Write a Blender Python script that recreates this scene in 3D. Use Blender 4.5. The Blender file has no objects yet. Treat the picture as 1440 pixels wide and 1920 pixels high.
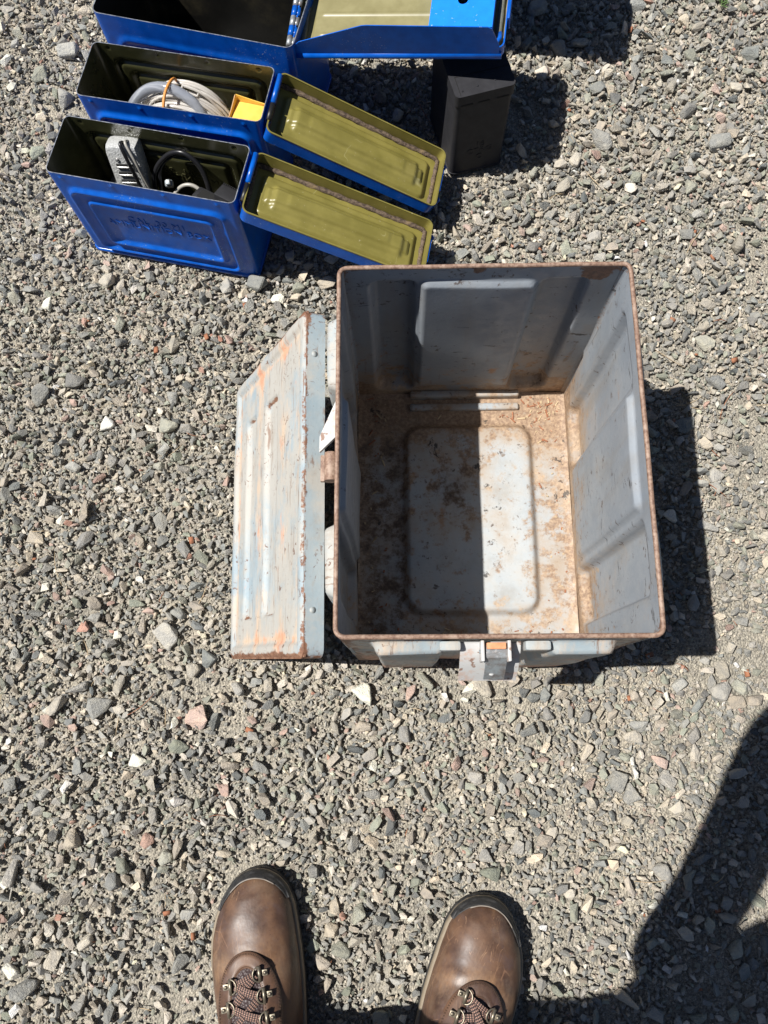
import bpy, bmesh, math, random
import numpy as np
from mathutils import Vector, Matrix, Euler
random.seed(5); rng = np.random.default_rng(7)
S = bpy.context.scene
C = S.collection
rad = math.radians

# ------------------------------------------------------------------ camera, sky, sun, exposure
H = 1.1313; TILT = 0.2453; ROLL = -0.0915; FPX = 1458.7
cd = bpy.data.cameras.new('camera'); cam = bpy.data.objects.new('camera', cd); C.objects.link(cam)
ct, st = math.cos(TILT), math.sin(TILT); cr, sr = math.cos(ROLL), math.sin(ROLL)
r_ = Vector((1, 0, 0)); f_ = Vector((0, st, -ct)); u_ = Vector((0, ct, st))
X = cr*r_ + sr*u_; Y = -sr*r_ + cr*u_
cam.matrix_world = Matrix(((X.x, Y.x, -f_.x, 0), (X.y, Y.y, -f_.y, 0), (X.z, Y.z, -f_.z, H), (0, 0, 0, 1)))
cd.sensor_fit = 'VERTICAL'; cd.sensor_height = 24; cd.lens = FPX/1920*24
cd.clip_start = .01; cd.clip_end = 500
S.camera = cam
SUN = Vector((-.5234, .0333, 1)).normalized()
W = bpy.data.worlds.new('World'); S.world = W; W.use_nodes = True
wn = W.node_tree.nodes; bg = wn['Background']
sky = wn.new('ShaderNodeTexSky'); sky.sky_type = 'NISHITA'; sky.sun_disc = False
sky.air_density = .6; sky.dust_density = .4; sky.sun_elevation = math.asin(SUN.z); sky.sun_rotation = math.atan2(SUN.x, SUN.y)
W.node_tree.links.new(sky.outputs[0], bg.inputs[0]); bg.inputs[1].default_value = .05
sl = bpy.data.lights.new('sun', 'SUN'); sun = bpy.data.objects.new('sun', sl); C.objects.link(sun)
sl.energy = 5.0; sl.angle = rad(.5); sl.color = (1, .965, .915)
sun.rotation_euler = SUN.to_track_quat('Z', 'Y').to_euler(); sun.location = (-2, 0, 4)
S.view_settings.view_transform = 'Standard'; S.view_settings.look = 'None'
S.view_settings.gamma = 1; S.view_settings.exposure = 0.5; S.view_settings.use_curve_mapping = False
S.cycles.max_bounces = 8

# ------------------------------------------------------------------ material helpers
class NT:
    def __init__(s, name):
        s.m = bpy.data.materials.new(name); s.m.use_nodes = True
        s.t = s.m.node_tree; s.n = s.t.nodes; s.b = s.n['Principled BSDF']
        s.tc = s.n.new('ShaderNodeTexCoord'); s._co = s.tc.outputs['Object']
    def ln(s, a, b): s.t.links.new(a, b)
    def put(s, sock, v):
        if isinstance(v, bpy.types.NodeSocket): s.ln(v, sock)
        elif isinstance(v, (tuple, list)) and len(v) == 3 and sock.type == 'RGBA': sock.default_value = (*v, 1)
        else: sock.default_value = v
    def vary(s):
        oi = s.n.new('ShaderNodeObjectInfo'); a = s.n.new('ShaderNodeVectorMath'); a.operation = 'SCALE'
        k = s.n.new('ShaderNodeCombineXYZ')
        for i in range(3): s.ln(oi.outputs['Random'], k.inputs[i])
        s.ln(k.outputs[0], a.inputs[0]); a.inputs['Scale'].default_value = 37
        b = s.n.new('ShaderNodeVectorMath'); s.ln(s._co, b.inputs[0]); s.ln(a.outputs[0], b.inputs[1]); s._co = b.outputs[0]
    def stretch(s, v):
        k = s.n.new('ShaderNodeVectorMath'); k.operation = 'MULTIPLY'; s.ln(s._co, k.inputs[0]); k.inputs[1].default_value = v
        return k.outputs[0]
    def noise(s, sc, det=4, rough=.55, co=None, dist=0):
        n = s.n.new('ShaderNodeTexNoise'); n.inputs['Scale'].default_value = sc; n.inputs['Detail'].default_value = det
        n.inputs['Roughness'].default_value = rough; n.inputs['Distortion'].default_value = dist
        s.ln(co or s._co, n.inputs['Vector']); return n.outputs['Fac']
    def voro(s, sc, feat='F1', out='Distance', co=None):
        n = s.n.new('ShaderNodeTexVoronoi'); n.feature = feat; n.inputs['Scale'].default_value = sc
        s.ln(co or s._co, n.inputs['Vector']); return n.outputs[out]
    def step(s, v, lo, hi, a=0., b=1.):
        n = s.n.new('ShaderNodeMapRange'); n.interpolation_type = 'SMOOTHSTEP'
        s.put(n.inputs[0], v); n.inputs[1].default_value = lo; n.inputs[2].default_value = hi
        n.inputs[3].default_value = a; n.inputs[4].default_value = b; return n.outputs[0]
    def mix(s, f, a, b, mode='MIX'):
        n = s.n.new('ShaderNodeMix'); n.data_type = 'RGBA'; n.blend_type = mode
        s.put(n.inputs[0], f); s.put(n.inputs[6], a); s.put(n.inputs[7], b); return n.outputs[2]
    def ma(s, op, a, b=0., c=0.):
        n = s.n.new('ShaderNodeMath'); n.operation = op
        for i, v in enumerate((a, b, c)): s.put(n.inputs[i], v)
        return n.outputs[0]
    def attr(s, name, typ='GEOMETRY', out='Fac'):
        n = s.n.new('ShaderNodeAttribute'); n.attribute_name = name; n.attribute_type = typ; return n.outputs[out]
    def bump(s, h, st=.3, d=.001):
        n = s.n.new('ShaderNodeBump'); n.inputs['Strength'].default_value = st; n.inputs['Distance'].default_value = d
        s.ln(h, n.inputs['Height']); s.ln(n.outputs[0], s.b.inputs['Normal'])
    def out(s, col=None, rough=None, metal=None, **k):
        if col is not None: s.put(s.b.inputs['Base Color'], col)
        if rough is not None: s.put(s.b.inputs['Roughness'], rough)
        if metal is not None: s.put(s.b.inputs['Metallic'], metal)
        for a, v in k.items(): s.put(s.b.inputs[a.replace('_', ' ')], v)
        return s.m

def stone_mat(name, colsock):
    s = NT(name)
    c = colsock(s)
    n1 = s.noise(1.6, 5, .7); n2 = s.noise(9, 4, .7)
    c = s.mix(s.step(n1, .35, .7), c, s.mix(1., c, (1.35, 1.3, 1.2), 'MULTIPLY'))
    c = s.mix(s.step(n2, .56, .72, 0, .5), c, s.mix(1., c, (.45, .45, .46), 'MULTIPLY'))
    c = s.mix(s.step(n2, .3, .4, .35, 0), c, (.5, .46, .4))
    s.bump(s.noise(5, 5, .7), .5, .06)
    return s.out(c, .88, Specular_IOR_Level=.25)
M = {}
M['gravel'] = stone_mat('gravel_stone', lambda s: s.attr('col', 'INSTANCER', 'Color'))
def oc(s):
    return s.n.new('ShaderNodeObjectInfo').outputs['Color']
M['stone'] = stone_mat('loose_stone', oc)

s = NT('dirt'); a = s.noise(5, 6, .6); b = s.noise(240, 5, .7); v = s.voro(330)
c = s.mix(s.step(a, .3, .7), (.385, .365, .315), (.53, .485, .405))
c = s.mix(s.step(b, .35, .7), s.mix(1., c, (.6, .6, .6), 'MULTIPLY'), s.mix(1., c, (1.3, 1.27, 1.2), 'MULTIPLY'))
vc = s.n.new('ShaderNodeRGBToBW'); s.ln(s.voro(330, out='Color'), vc.inputs[0])
c = s.mix(s.step(vc.outputs[0], .2, .8, 0, .6), c, s.mix(1., c, (.5, .5, .5), 'MULTIPLY'))
s.bump(s.ma('ADD', s.ma('MULTIPLY', v, -1.2), b), .9, .003); M['dirt'] = s.out(c, .95, Specular_IOR_Level=.15)

s = NT('blue_paint'); s.vary()
n = s.noise(60, 4); chip = s.noise(420, 2, .5); reg = s.noise(14, 4)
ch = s.ma('MULTIPLY', s.step(chip, .665, .69), s.step(reg, .50, .62))
dust = s.step(s.noise(14, 6, .7), .45, .75, 0, .05)
c = s.mix(s.step(n, .3, .7), (.0010, .078, .40), (.0012, .102, .50))
c = s.mix(dust, c, (.25, .28, .35)); c = s.mix(ch, c, (.26, .34, .48))
s.bump(s.noise(500, 2), .06, .0006)
M['blue'] = s.out(c, s.step(n, .3, .7, .28, .38), .0, Coat_Weight=.12, Coat_Roughness=.14, Specular_IOR_Level=.35)

def olive(name, c1, c2, rough, scr=True):
    s = NT(name); s.vary(); n = s.noise(30, 5, .6); q = s.noise(9, 4, .6, co=s.stretch((1, 5, 1)), dist=2)
    c = s.mix(s.step(n, .3, .7), c1, c2)
    c = s.mix(s.step(s.noise(7, 6, .7), .5, .8, 0, .35), c, (.26, .22, .12))
    if scr:
        q2 = s.noise(11, 1, .4, dist=1.2); line = s.step(s.ma('ABSOLUTE', s.ma('SUBTRACT', q2, .5)), 0, .006, 1, 0)
        c = s.mix(s.ma('MULTIPLY', line, s.step(s.noise(17, 2), .58, .64, 0, .6)), c, (.42, .39, .2))
        c = s.mix(s.ma('MULTIPLY', s.step(s.noise(300, 2), .71, .74), .5), c, (.5, .45, .3))
    s.bump(s.noise(90, 3), .05, .0008)
    return s.out(c, rough, 0, Coat_Weight=.08, Coat_Roughness=.3)
M['olive'] = olive('olive_paint', (.17, .148, .034), (.225, .195, .05), .38)
M['olive_dark'] = olive('dark_olive_lacquer', (.035, .036, .015), (.05, .05, .022), .22, False)
M['khaki'] = olive('khaki_paint', (.20, .178, .08), (.26, .235, .115), .38, False)
M['black_in'] = olive('black_lacquer', (.010, .010, .009), (.018, .017, .015), .45, False)

s = NT('bare_steel_edge'); n = s.noise(150, 4, .7)
M['edge'] = s.out(s.mix(s.step(n, .35, .65), (.16, .18, .21), (.46, .48, .52)), .35, .6)
s = NT('gasket_rubber'); n = s.noise(260, 4, .75); n2 = s.noise(40, 4)
c = s.mix(s.step(n, .35, .65), (.045, .03, .022), (.16, .115, .08)); c = s.mix(s.step(n2, .55, .75), c, (.24, .17, .09))
s.bump(n, .8, .0012); M['gasket'] = s.out(c, .85)
s = NT('grey_gasket'); n = s.noise(300, 3, .75); s.bump(n, .6, .001)
M['grey_gasket'] = s.out(s.mix(n, (.05, .055, .05), (.22, .23, .2)), .8)
s = NT('black_paint'); n = s.noise(60, 5, .7); s.bump(s.noise(700, 2), .25, .0004)
c = s.mix(s.step(n, .3, .75), (.026, .026, .029), (.036, .036, .040)); c = s.mix(s.step(s.noise(24, 6, .75), .55, .8, 0, .07), c, (.25, .25, .27))
M['black'] = s.out(c, .5, Specular_IOR_Level=.12)
s = NT('black_plastic'); n = s.noise(200, 3); s.bump(n, .2, .0005); M['plastic'] = s.out(s.mix(n, (.012, .012, .014), (.03, .03, .033)), .42)
s = NT('cable_sheath'); M['cable'] = s.out((.014, .014, .016), .32)
s = NT('pale_cable_sheath'); M['pale_cable'] = s.out(s.mix(s.noise(30), (.30, .29, .26), (.42, .4, .36)), .35)
s = NT('hammered_metal'); v = s.voro(420, 'SMOOTH_F1'); n = s.noise(120, 3); s.bump(v, .35, .003)
M['hammer'] = s.out(s.mix(v, (.74, .75, .74), (.46, .47, .46)), .3, .35)
s = NT('slot_edge'); M['slot'] = s.out(s.mix(s.noise(80), (.6, .6, .58), (.75, .75, .74)), .3, .8)
s = NT('dark_opening'); M['dark'] = s.out(s.mix(s.noise(80), (.004, .004, .004), (.01, .01, .01)), .9)
s = NT('clear_tubing'); M['tube'] = s.out(s.mix(s.noise(40), (.74, .70, .65), (.86, .83, .78)), .12, 0, Transmission_Weight=.4, IOR=1.42)
s = NT('clear_hose'); M['hose'] = s.out(s.mix(s.noise(40), (.50, .54, .62), (.62, .66, .74)), .08, 0, Transmission_Weight=.65, IOR=1.42)
s = NT('orange_band'); M['orange'] = s.out(s.mix(s.noise(80), (.62, .24, .05), (.75, .32, .08)), .5)
s = NT('yellow_card'); n = s.noise(50, 5, .6); n3 = s.noise(300, 2); s.bump(n3, .2, .0005)
M['card'] = s.out(s.mix(s.step(n, .3, .7), (.78, .46, .07), (.83, .53, .10)), .6)
s = NT('card_inside'); M['card_in'] = s.out(s.mix(s.noise(90), (.45, .27, .13), (.55, .34, .17)), .8)
s = NT('bright_blue_paint'); n = s.noise(80, 4); c = s.mix(s.step(n, .3, .7), (.0015, .19, .82), (.002, .21, .88))
c = s.mix(s.step(s.noise(260, 2), .70, .73, 0, .7), c, (.5, .6, .75)); M['plate'] = s.out(c, .45)

def rusty(name, base, base2, inside=False):
    """worn paint: attribute wear = rusted edges, attribute dirt = caked soil / bleached primer zones"""
    s = NT(name); s.vary()
    wear = s.attr('wear'); dirt = s.attr('dirt')
    nb = s.noise(16, 6, .65); nm = s.noise(48, 6, .7); nf = s.noise(190, 5, .7)
    c = s.mix(s.step(nb, .3, .7), base, base2)
    if inside:
        st_ = s.attr('stain'); streak = s.noise(26, 5, .65, co=s.stretch((1, 1, .18)))
        c = s.mix(s.step(streak, .45, .75, 0, .4), c, (.25, .21, .16))
        s2_ = s.noise(80, 6, .7, co=s.stretch((1, 1, .22))); c = s.mix(s.ma('MULTIPLY', s.step(s2_, .58, .68), s.step(s.ma('ADD', dirt, s.ma('MULTIPLY', nb, .5)), .25, .6, 0, .8)), c, (.16, .10, .055))
        film = s.step(s.ma('ADD', dirt, s.ma('MULTIPLY', s.ma('SUBTRACT', nb, .5), 1.8)), .16, .8, 0, .68)
        c = s.mix(film, c, (.33, .235, .15))
        d = s.ma('ADD', dirt, s.ma('MULTIPLY', s.ma('SUBTRACT', nm, .5), 2.4))
        soil = s.mix(s.step(nf, .35, .7), (.21, .133, .085), (.44, .31, .20))
        soil = s.mix(s.step(s.noise(34, 6, .7), .50, .72, 0, .55), soil, (.17, .11, .07))
        soil = s.mix(s.step(s.noise(9, 4, .6), .5, .7, 0, .5), soil, (.52, .42, .31))
        c = s.mix(s.step(d, .40, .75, 0, .92), c, soil)
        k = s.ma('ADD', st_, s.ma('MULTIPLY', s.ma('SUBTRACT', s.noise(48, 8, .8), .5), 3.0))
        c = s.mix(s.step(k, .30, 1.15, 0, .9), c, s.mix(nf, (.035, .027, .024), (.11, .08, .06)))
        spots = s.ma('MULTIPLY', s.step(s.noise(95, 5, .7, dist=.3), .60, .66), s.step(s.noise(13, 3), .44, .54))
        c = s.mix(s.ma('MULTIPLY', spots, .85), c, (.07, .042, .028))
        scr = s.noise(70, 5, .7, co=s.stretch((.45, .45, 1.6)), dist=.4)
        c = s.mix(s.ma('MULTIPLY', s.step(scr, .62, .67), s.step(s.noise(16, 3), .43, .53, 0, .85)), c, (.03, .025, .022))
        rs = s.step(s.noise(15, 4, .55), .68, .76, 0, .75)
        c = s.mix(rs, c, (.36, .16, .045))
    else:
        pn_ = s.noise(17, 7, .74, co=s.stretch((1.7, .6, 1)))
        c = s.mix(s.step(s.ma('ADD', s.noise(7, 6, .72), s.ma('MULTIPLY', s.ma('MINIMUM', dirt, 0.), .4)), .40, .56, 0, .85), c, (.42, .395, .35))
        gr_ = s.noise(30, 8, .8, co=s.stretch((1.4, .35, 1))); c = s.mix(s.step(gr_, .50, .68, 0, .55), c, (.30, .25, .20))
        cream = s.step(s.ma('ADD', s.ma('MULTIPLY', dirt, .42), pn_), .58, .80, 0, .75)
        c = s.mix(cream, c, (.58, .43, .30))
        pr = s.step(s.ma('ADD', s.ma('MULTIPLY', dirt, .30), s.noise(26, 7, .76, co=s.stretch((1.5, .5, 1)))), .66, .76)
        c = s.mix(s.ma('MULTIPLY', pr, .85), c, s.mix(s.step(nm, .35, .65), (.56, .25, .15), (.62, .36, .23)))
        chipm = s.ma('MULTIPLY', s.step(s.noise(120, 5, .65, dist=1), .60, .64), s.step(s.noise(22, 3), .44, .56))
        c = s.mix(s.ma('MULTIPLY', chipm, .85), c, (.13, .06, .035))
        scr = s.noise(50, 5, .65, co=s.stretch((4, .35, 1)))
        c = s.mix(s.step(scr, .585, .66, 0, .75), c, (.20, .12, .08))
    w = s.ma('ADD', wear, s.ma('MULTIPLY', s.ma('SUBTRACT', s.noise(70, 6, .72), .5), 1.5))
    rust = s.mix(s.step(nf, .3, .7), (.11, .05, .03), (.25, .125, .075)); rust = s.mix(s.step(nm, .48, .7, 0, .6), rust, (.36, .215, .14))
    wm = s.step(w, .42, .58)
    c = s.mix(wm, c, rust)
    s.bump(s.ma('ADD', nf, s.ma('MULTIPLY', wm, -.6)), .28, .0012)
    return s.out(c, s.step(nm, .3, .7, .42 if inside else .55, .68), 0, Specular_IOR_Level=.4)
M['in'] = rusty('grey_inner_paint', (.245, .275, .31), (.30, .325, .35), True)
M['floor_in'] = rusty('grey_floor_paint', (.355, .385, .405), (.45, .465, .46), True)
M['outp'] = rusty('bleached_blue_paint', (.26, .33, .37), (.34, .385, .40))
s = NT('rusty_rim'); n = s.noise(60, 6, .7); n2 = s.noise(240, 4, .7)
c = s.mix(s.step(n2, .3, .7), (.15, .085, .06), (.31, .20, .14)); c = s.mix(s.step(n, .46, .66), c, (.35, .25, .19)); c = s.mix(s.step(n, .28, .38, .8, 0), c, (.10, .045, .03))
s.bump(n2, .5, .001); M['rim'] = s.out(c, .6)
s = NT('worn_latch_steel'); n = s.noise(55, 6, .7); n2 = s.noise(300, 3)
c = s.mix(s.step(n, .4, .62), (.36, .41, .44), (.24, .22, .21)); c = s.mix(s.step(n2, .6, .7, 0, .8), c, (.55, .52, .5)); s.bump(n, .3, .001)
M['latch'] = s.out(c, .45, .5)
s = NT('orange_primer'); n = s.noise(80, 5); M['primer'] = s.out(s.mix(s.step(n, .3, .7), (.55, .22, .10), (.68, .33, .17)), .7)
s = NT('flaked_white_paint'); n = s.noise(45, 6, .7); c = s.mix(s.step(n, .50, .66), (.50, .50, .49), (.50, .38, .32)); c = s.mix(s.step(s.noise(120, 5), .58, .66), c, (.25, .16, .12))
M['white'] = s.out(c, .6)

s = NT('brown_leather'); s.vary()
wear = s.attr('wear')
n = s.noise(22, 6, .62); n2 = s.noise(55, 6, .7, co=s.stretch((1, .45, 1))); nf = s.noise(420, 3)
c = s.mix(s.step(n, .3, .7), (.055, .031, .023), (.150, .080, .046))
c = s.mix(s.step(s.noise(38, 6, .72, dist=.5), .48, .68, 0, .6), c, (.10, .066, .060))
c = s.mix(s.step(s.ma('ADD', s.ma('MULTIPLY', wear, .5), n2), .62, .95, 0, .8), c, (.25, .14, .072))
v = s.voro(26, 'DISTANCE_TO_EDGE', co=s.stretch((1, .5, 1)))
c = s.mix(s.ma('MULTIPLY', s.step(v, 0, .012, 1, 0), s.step(s.noise(30, 3), .5, .62, 0, .6)), c, (.27, .15, .09))
c = s.mix(s.step(nf, .64, .72, 0, .35), c, (.03, .016, .01))
du = s.step(s.ma('ADD', s.noise(28, 7, .75), s.ma('MULTIPLY', wear, .25)), .50, .80, 0, .3); c = s.mix(du, c, (.27, .20, .14))
sc1 = s.noise(34, 2, .5, co=s.stretch((2.4, .5, 1)), dist=1.0); ln1 = s.step(s.ma('ABSOLUTE', s.ma('SUBTRACT', sc1, .5)), 0, .010, 1, 0)
c = s.mix(s.ma('MULTIPLY', ln1, s.step(s.noise(24, 3), .52, .62, 0, .7)), c, (.32, .19, .11))
vb = s.voro(260)
s.bump(s.ma('ADD', s.ma('MULTIPLY', vb, .25), s.ma('MULTIPLY', n2, 1.5)), .16, .0012)
M['leather'] = s.out(c, s.step(n, .3, .7, .36, .56), 0, Specular_IOR_Level=.45)
s = NT('tongue_leather'); vb = s.voro(330); s.bump(vb, .7, .002)
M['tongue'] = s.out(s.mix(s.noise(60), (.035, .022, .022), (.065, .042, .04)), .5)
s = NT('rubber_sole'); n = s.noise(90, 5, .7); s.bump(n, .3, .001); M['rubber'] = s.out(s.mix(s.step(n, .4, .75), (.018, .018, .019), (.055, .053, .05)), .6)
s = NT('midsole_rubber'); n = s.noise(60, 6, .7); M['midsole'] = s.out(s.mix(n, (.16, .125, .085), (.30, .25, .18)), .7)
s = NT('seam_thread'); M['thread'] = s.out(s.mix(s.noise(300), (.045, .024, .014), (.10, .06, .035)), .8)
s = NT('light_trim'); M['trim'] = s.out(s.mix(s.noise(120, 4), (.15, .13, .11), (.30, .26, .22)), .5)
s = NT('brass'); n = s.noise(150, 4); M['brass'] = s.out(s.mix(n, (.17, .145, .11), (.32, .28, .21)), .42, .75)
s = NT('woven_lace')
uv = s.tc.outputs['UV']; sx = s.n.new('ShaderNodeSeparateXYZ'); s.ln(uv, sx.inputs[0])
g = s.ma('MULTIPLY', s.ma('SINE', s.ma('MULTIPLY', sx.outputs[0], 6.283)), s.ma('SINE', s.ma('MULTIPLY', sx.outputs[1], 6.283*2)))
M['lace'] = s.out(s.mix(s.step(s.ma('ABSOLUTE', g), .45, .7), (.020, .012, .012), (.34, .2, .15)), .8)
s = NT('denim'); M['denim'] = s.out(s.mix(s.noise(400, 3), (.02, .03, .06), (.05, .07, .12)), .9)
s = NT('shirt_cloth'); M['shirt'] = s.out(s.mix(s.noise(400, 3), (.06, .06, .065), (.10, .10, .105)), .9)
s = NT('skin'); M['skin'] = s.out(s.mix(s.noise(90, 3), (.5, .3, .22), (.56, .34, .25)), .5)
s = NT('weed_leaf'); M['weed'] = s.out(s.mix(s.noise(120), (.06, .12, .03), (.12, .19, .06)), .6)
s = NT('straw'); M['straw'] = s.out(s.mix(s.noise(100), (.40, .29, .16), (.52, .42, .28)), .8)
s = NT('bark'); M['bark'] = s.out(s.mix(s.noise(100), (.26, .09, .045), (.36, .17, .09)), .85)

# ------------------------------------------------------------------ object helpers
def mesh(name, v, f, mats, fm=None, smooth=True, attrs=None, uv=None):
    me = bpy.data.meshes.new(name); me.from_pydata([tuple(map(float, p)) for p in v], [], [tuple(map(int, q)) for q in f])
    for m in (mats if isinstance(mats, (list, tuple)) else [mats]): me.materials.append(M[m])
    if fm is not None: me.polygons.foreach_set('material_index', np.asarray(fm, dtype=np.int32))
    me.polygons.foreach_set('use_smooth', np.full(len(f), bool(smooth)))
    for k, a in (attrs or {}).items():
        at = me.attributes.new(k, 'FLOAT', 'POINT'); at.data.foreach_set('value', np.asarray(a, dtype=np.float32))
    if uv is not None:
        ul = me.uv_layers.new(name='UVMap'); li = np.zeros(len(me.loops), dtype=np.int32); me.loops.foreach_get('vertex_index', li)
        ul.data.foreach_set('uv', np.asarray(uv, dtype=np.float32)[li].ravel())
    me.update(); return me
def part(name, me, parent, mat=None, label=None):
    o = bpy.data.objects.new(name, me); C.objects.link(o)
    if parent: o.parent = parent
    if mat is not None: o.matrix_local = mat
    if label: o['label'] = label
    return o
def thing(name, label, cat, loc=(0, 0, 0), rz=0, group=None, me=None):
    o = bpy.data.objects.new(name, me); C.objects.link(o)
    o.location = loc; o.rotation_euler = (0, 0, rz); o['label'] = label; o['category'] = cat
    if group: o['group'] = group
    return o
class MB:
    """collects simple shapes into one mesh"""
    def __init__(s): s.v = []; s.f = []; s.m = []; s.uv = []
    def add(s, v, f, mi=0, uv=None):
        k = len(s.v); s.v += [tuple(p) for p in v]; s.f += [tuple(i+k for i in q) for q in f]; s.m += [mi]*len(f)
        s.uv += [tuple(t) for t in uv] if uv is not None else [(0, 0)]*len(v)
        return s
    def box(s, lo, hi, mi=0, bev=0., mat=None):
        bm = bmesh.new(); bmesh.ops.create_cube(bm, size=1)
        for v in bm.verts: v.co = Vector([lo[i]+(v.co[i]+.5)*(hi[i]-lo[i]) for i in range(3)])
        if bev: bmesh.ops.bevel(bm, geom=list(bm.edges), offset=bev, segments=2, profile=.6, affect='EDGES')
        bm.verts.index_update()
        vs = [(mat @ v.co if mat else v.co.copy()) for v in bm.verts]; fs = [[v.index for v in f.verts] for f in bm.faces]; bm.free()
        return s.add(vs, fs, mi)
    def tube(s, pts, r, n=10, mi=0, closed=False, caps=True, flat=1., rr=None):
        pts = [Vector(p) for p in pts]; N = len(pts); v = []; uv = []
        prev = None
        for i, p in enumerate(pts):
            a = pts[(i-1) % N] if (closed or i) else pts[0]; b = pts[(i+1) % N] if (closed or i < N-1) else pts[-1]
            t = (b-a).normalized()
            if prev is None:
                up = Vector((0, 0, 1)) if abs(t.z) < .9 else Vector((1, 0, 0)); nrm = (up - t*up.dot(t)).normalized()
            else: nrm = (prev - t*prev.dot(t)).normalized()
            prev = nrm; bn = t.cross(nrm); R = rr[i] if rr else r
            for k in range(n):
                q = 2*math.pi*k/n; v.append(p + nrm*(math.cos(q)*R*flat) + bn*(math.sin(q)*R)); uv.append((i, k/n))
        f = [(i*n+k, i*n+(k+1) % n, ((i+1) % N)*n+(k+1) % n, ((i+1) % N)*n+k) for i in range(N if closed else N-1) for k in range(n)]
        if caps and not closed: f += [tuple(range(n))[::-1], tuple((N-1)*n+k for k in range(n))]
        return s.add(v, f, mi, uv)
    def sheet(s, P, N, t, mi=0, mi2=None):
        """grid of points P[i][j] with normals N, thickened by t on the back"""
        a, b = P.shape[:2]; Q = P - N*t
        idx = lambda i, j: i*b+j
        f = [(idx(i, j), idx(i+1, j), idx(i+1, j+1), idx(i, j+1)) for i in range(a-1) for j in range(b-1)]
        s.add(P.reshape(-1, 3), f, mi)
        s.add(Q.reshape(-1, 3), [q[::-1] for q in f], mi if mi2 is None else mi2)
        rim = [(i, 0) for i in range(a)] + [(a-1, j) for j in range(1, b)] + [(i, b-1) for i in range(a-2, -1, -1)] + [(0, j) for j in range(b-2, 0, -1)]
        n = len(rim); s.add([P[i, j] for i, j in rim] + [Q[i, j] for i, j in rim], [(k, n+k, n+(k+1) % n, (k+1) % n) for k in range(n)], mi)
        return s
    def make(s, name, mats, smooth=True, attrs=None): return mesh(name, s.v, s.f, mats, s.m, smooth, attrs, s.uv)
def sharp(o, ang=35):
    me = o.data; bm = bmesh.new(); bm.from_mesh(me)
    for e in bm.edges:
        if len(e.link_faces) == 2 and e.calc_face_angle(0) > rad(ang): e.smooth = False
    bm.to_mesh(me); bm.free()
    return o
def rrect(L, Wd, r, nl=2, nw=2, nc=6):
    """rounded rectangle, CCW from (-x,-y) corner; returns pts, normals, side (0 front -y,1 right,2 back,3 left,-1 corner)"""
    p = []; n = []; sd = []
    a, b = L/2-r, Wd/2-r
    segs = [((-a, -Wd/2), (a, -Wd/2), (0, -1), nl), ((L/2, -b), (L/2, b), (1, 0), nw), ((a, Wd/2), (-a, Wd/2), (0, 1), nl), ((-L/2, b), (-L/2, -b), (-1, 0), nw)]
    cs = [((a, -b), -90), ((a, b), 0), ((-a, b), 90), ((-a, -b), 180)]
    for k in range(4):
        A, B, nn, m = segs[k]
        for i in range(m+1):
            t = i/m; p.append((A[0]+(B[0]-A[0])*t, A[1]+(B[1]-A[1])*t)); n.append(nn); sd.append(k)
        (cx, cy), a0 = cs[k]
        for i in range(1, nc):
            q = rad(a0+90*i/nc); p.append((cx+r*math.cos(q), cy+r*math.sin(q))); n.append((math.cos(q), math.sin(q))); sd.append(-1)
    return np.array(p), np.array(n), np.array(sd)
def sstep(x, a, b):
    t = np.clip((x-a)/(b-a), 0, 1); return t*t*(3-2*t)
def sdbox(x, y, cx, cy, hx, hy, r):
    qx = np.abs(x-cx)-hx+r; qy = np.abs(y-cy)-hy+r
    return np.hypot(np.maximum(qx, 0), np.maximum(qy, 0)) + np.minimum(np.maximum(qx, qy), 0) - r
def text_mesh(name, txt, size, depth, mat, mirror=False, line=1.0):
    cu = bpy.data.curves.new(name, 'FONT'); cu.body = txt; cu.size = size; cu.extrude = depth; cu.offset = -size*.008; cu.space_character = 1.06
    cu.align_x = 'CENTER'; cu.space_line = line; cu.resolution_u = 3
    t = bpy.data.objects.new(name, cu); C.objects.link(t)
    dg = bpy.context.evaluated_depsgraph_get(); me = bpy.data.meshes.new_from_object(t.evaluated_get(dg)); me.name = name
    bpy.data.objects.remove(t); bpy.data.curves.remove(cu)
    me.materials.clear(); me.materials.append(M[mat])
    if mirror:
        me.transform(Matrix.Scale(-1, 4, (1, 0, 0))); me.flip_normals()
    return me
def TR(loc, rx=0, ry=0, rz=0): return Matrix.Translation(loc) @ Euler((rx, ry, rz)).to_matrix().to_4x4()

# ------------------------------------------------------------------ ground
gb = MB(); R0 = 40.; xs = [-R0, -3, -1.2, 0, 1.2, 3, R0]
gb.add([(x, y, -.004) for y in xs for x in xs], [(j*7+i, j*7+i+1, (j+1)*7+i+1, (j+1)*7+i) for j in range(6) for i in range(6)])
ground = bpy.data.objects.new('ground', gb.make('ground', ['dirt'])); C.objects.link(ground); ground['kind'] = 'structure'
ground['label'] = 'grey gravel ground with sandy soil between the stones'

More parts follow.
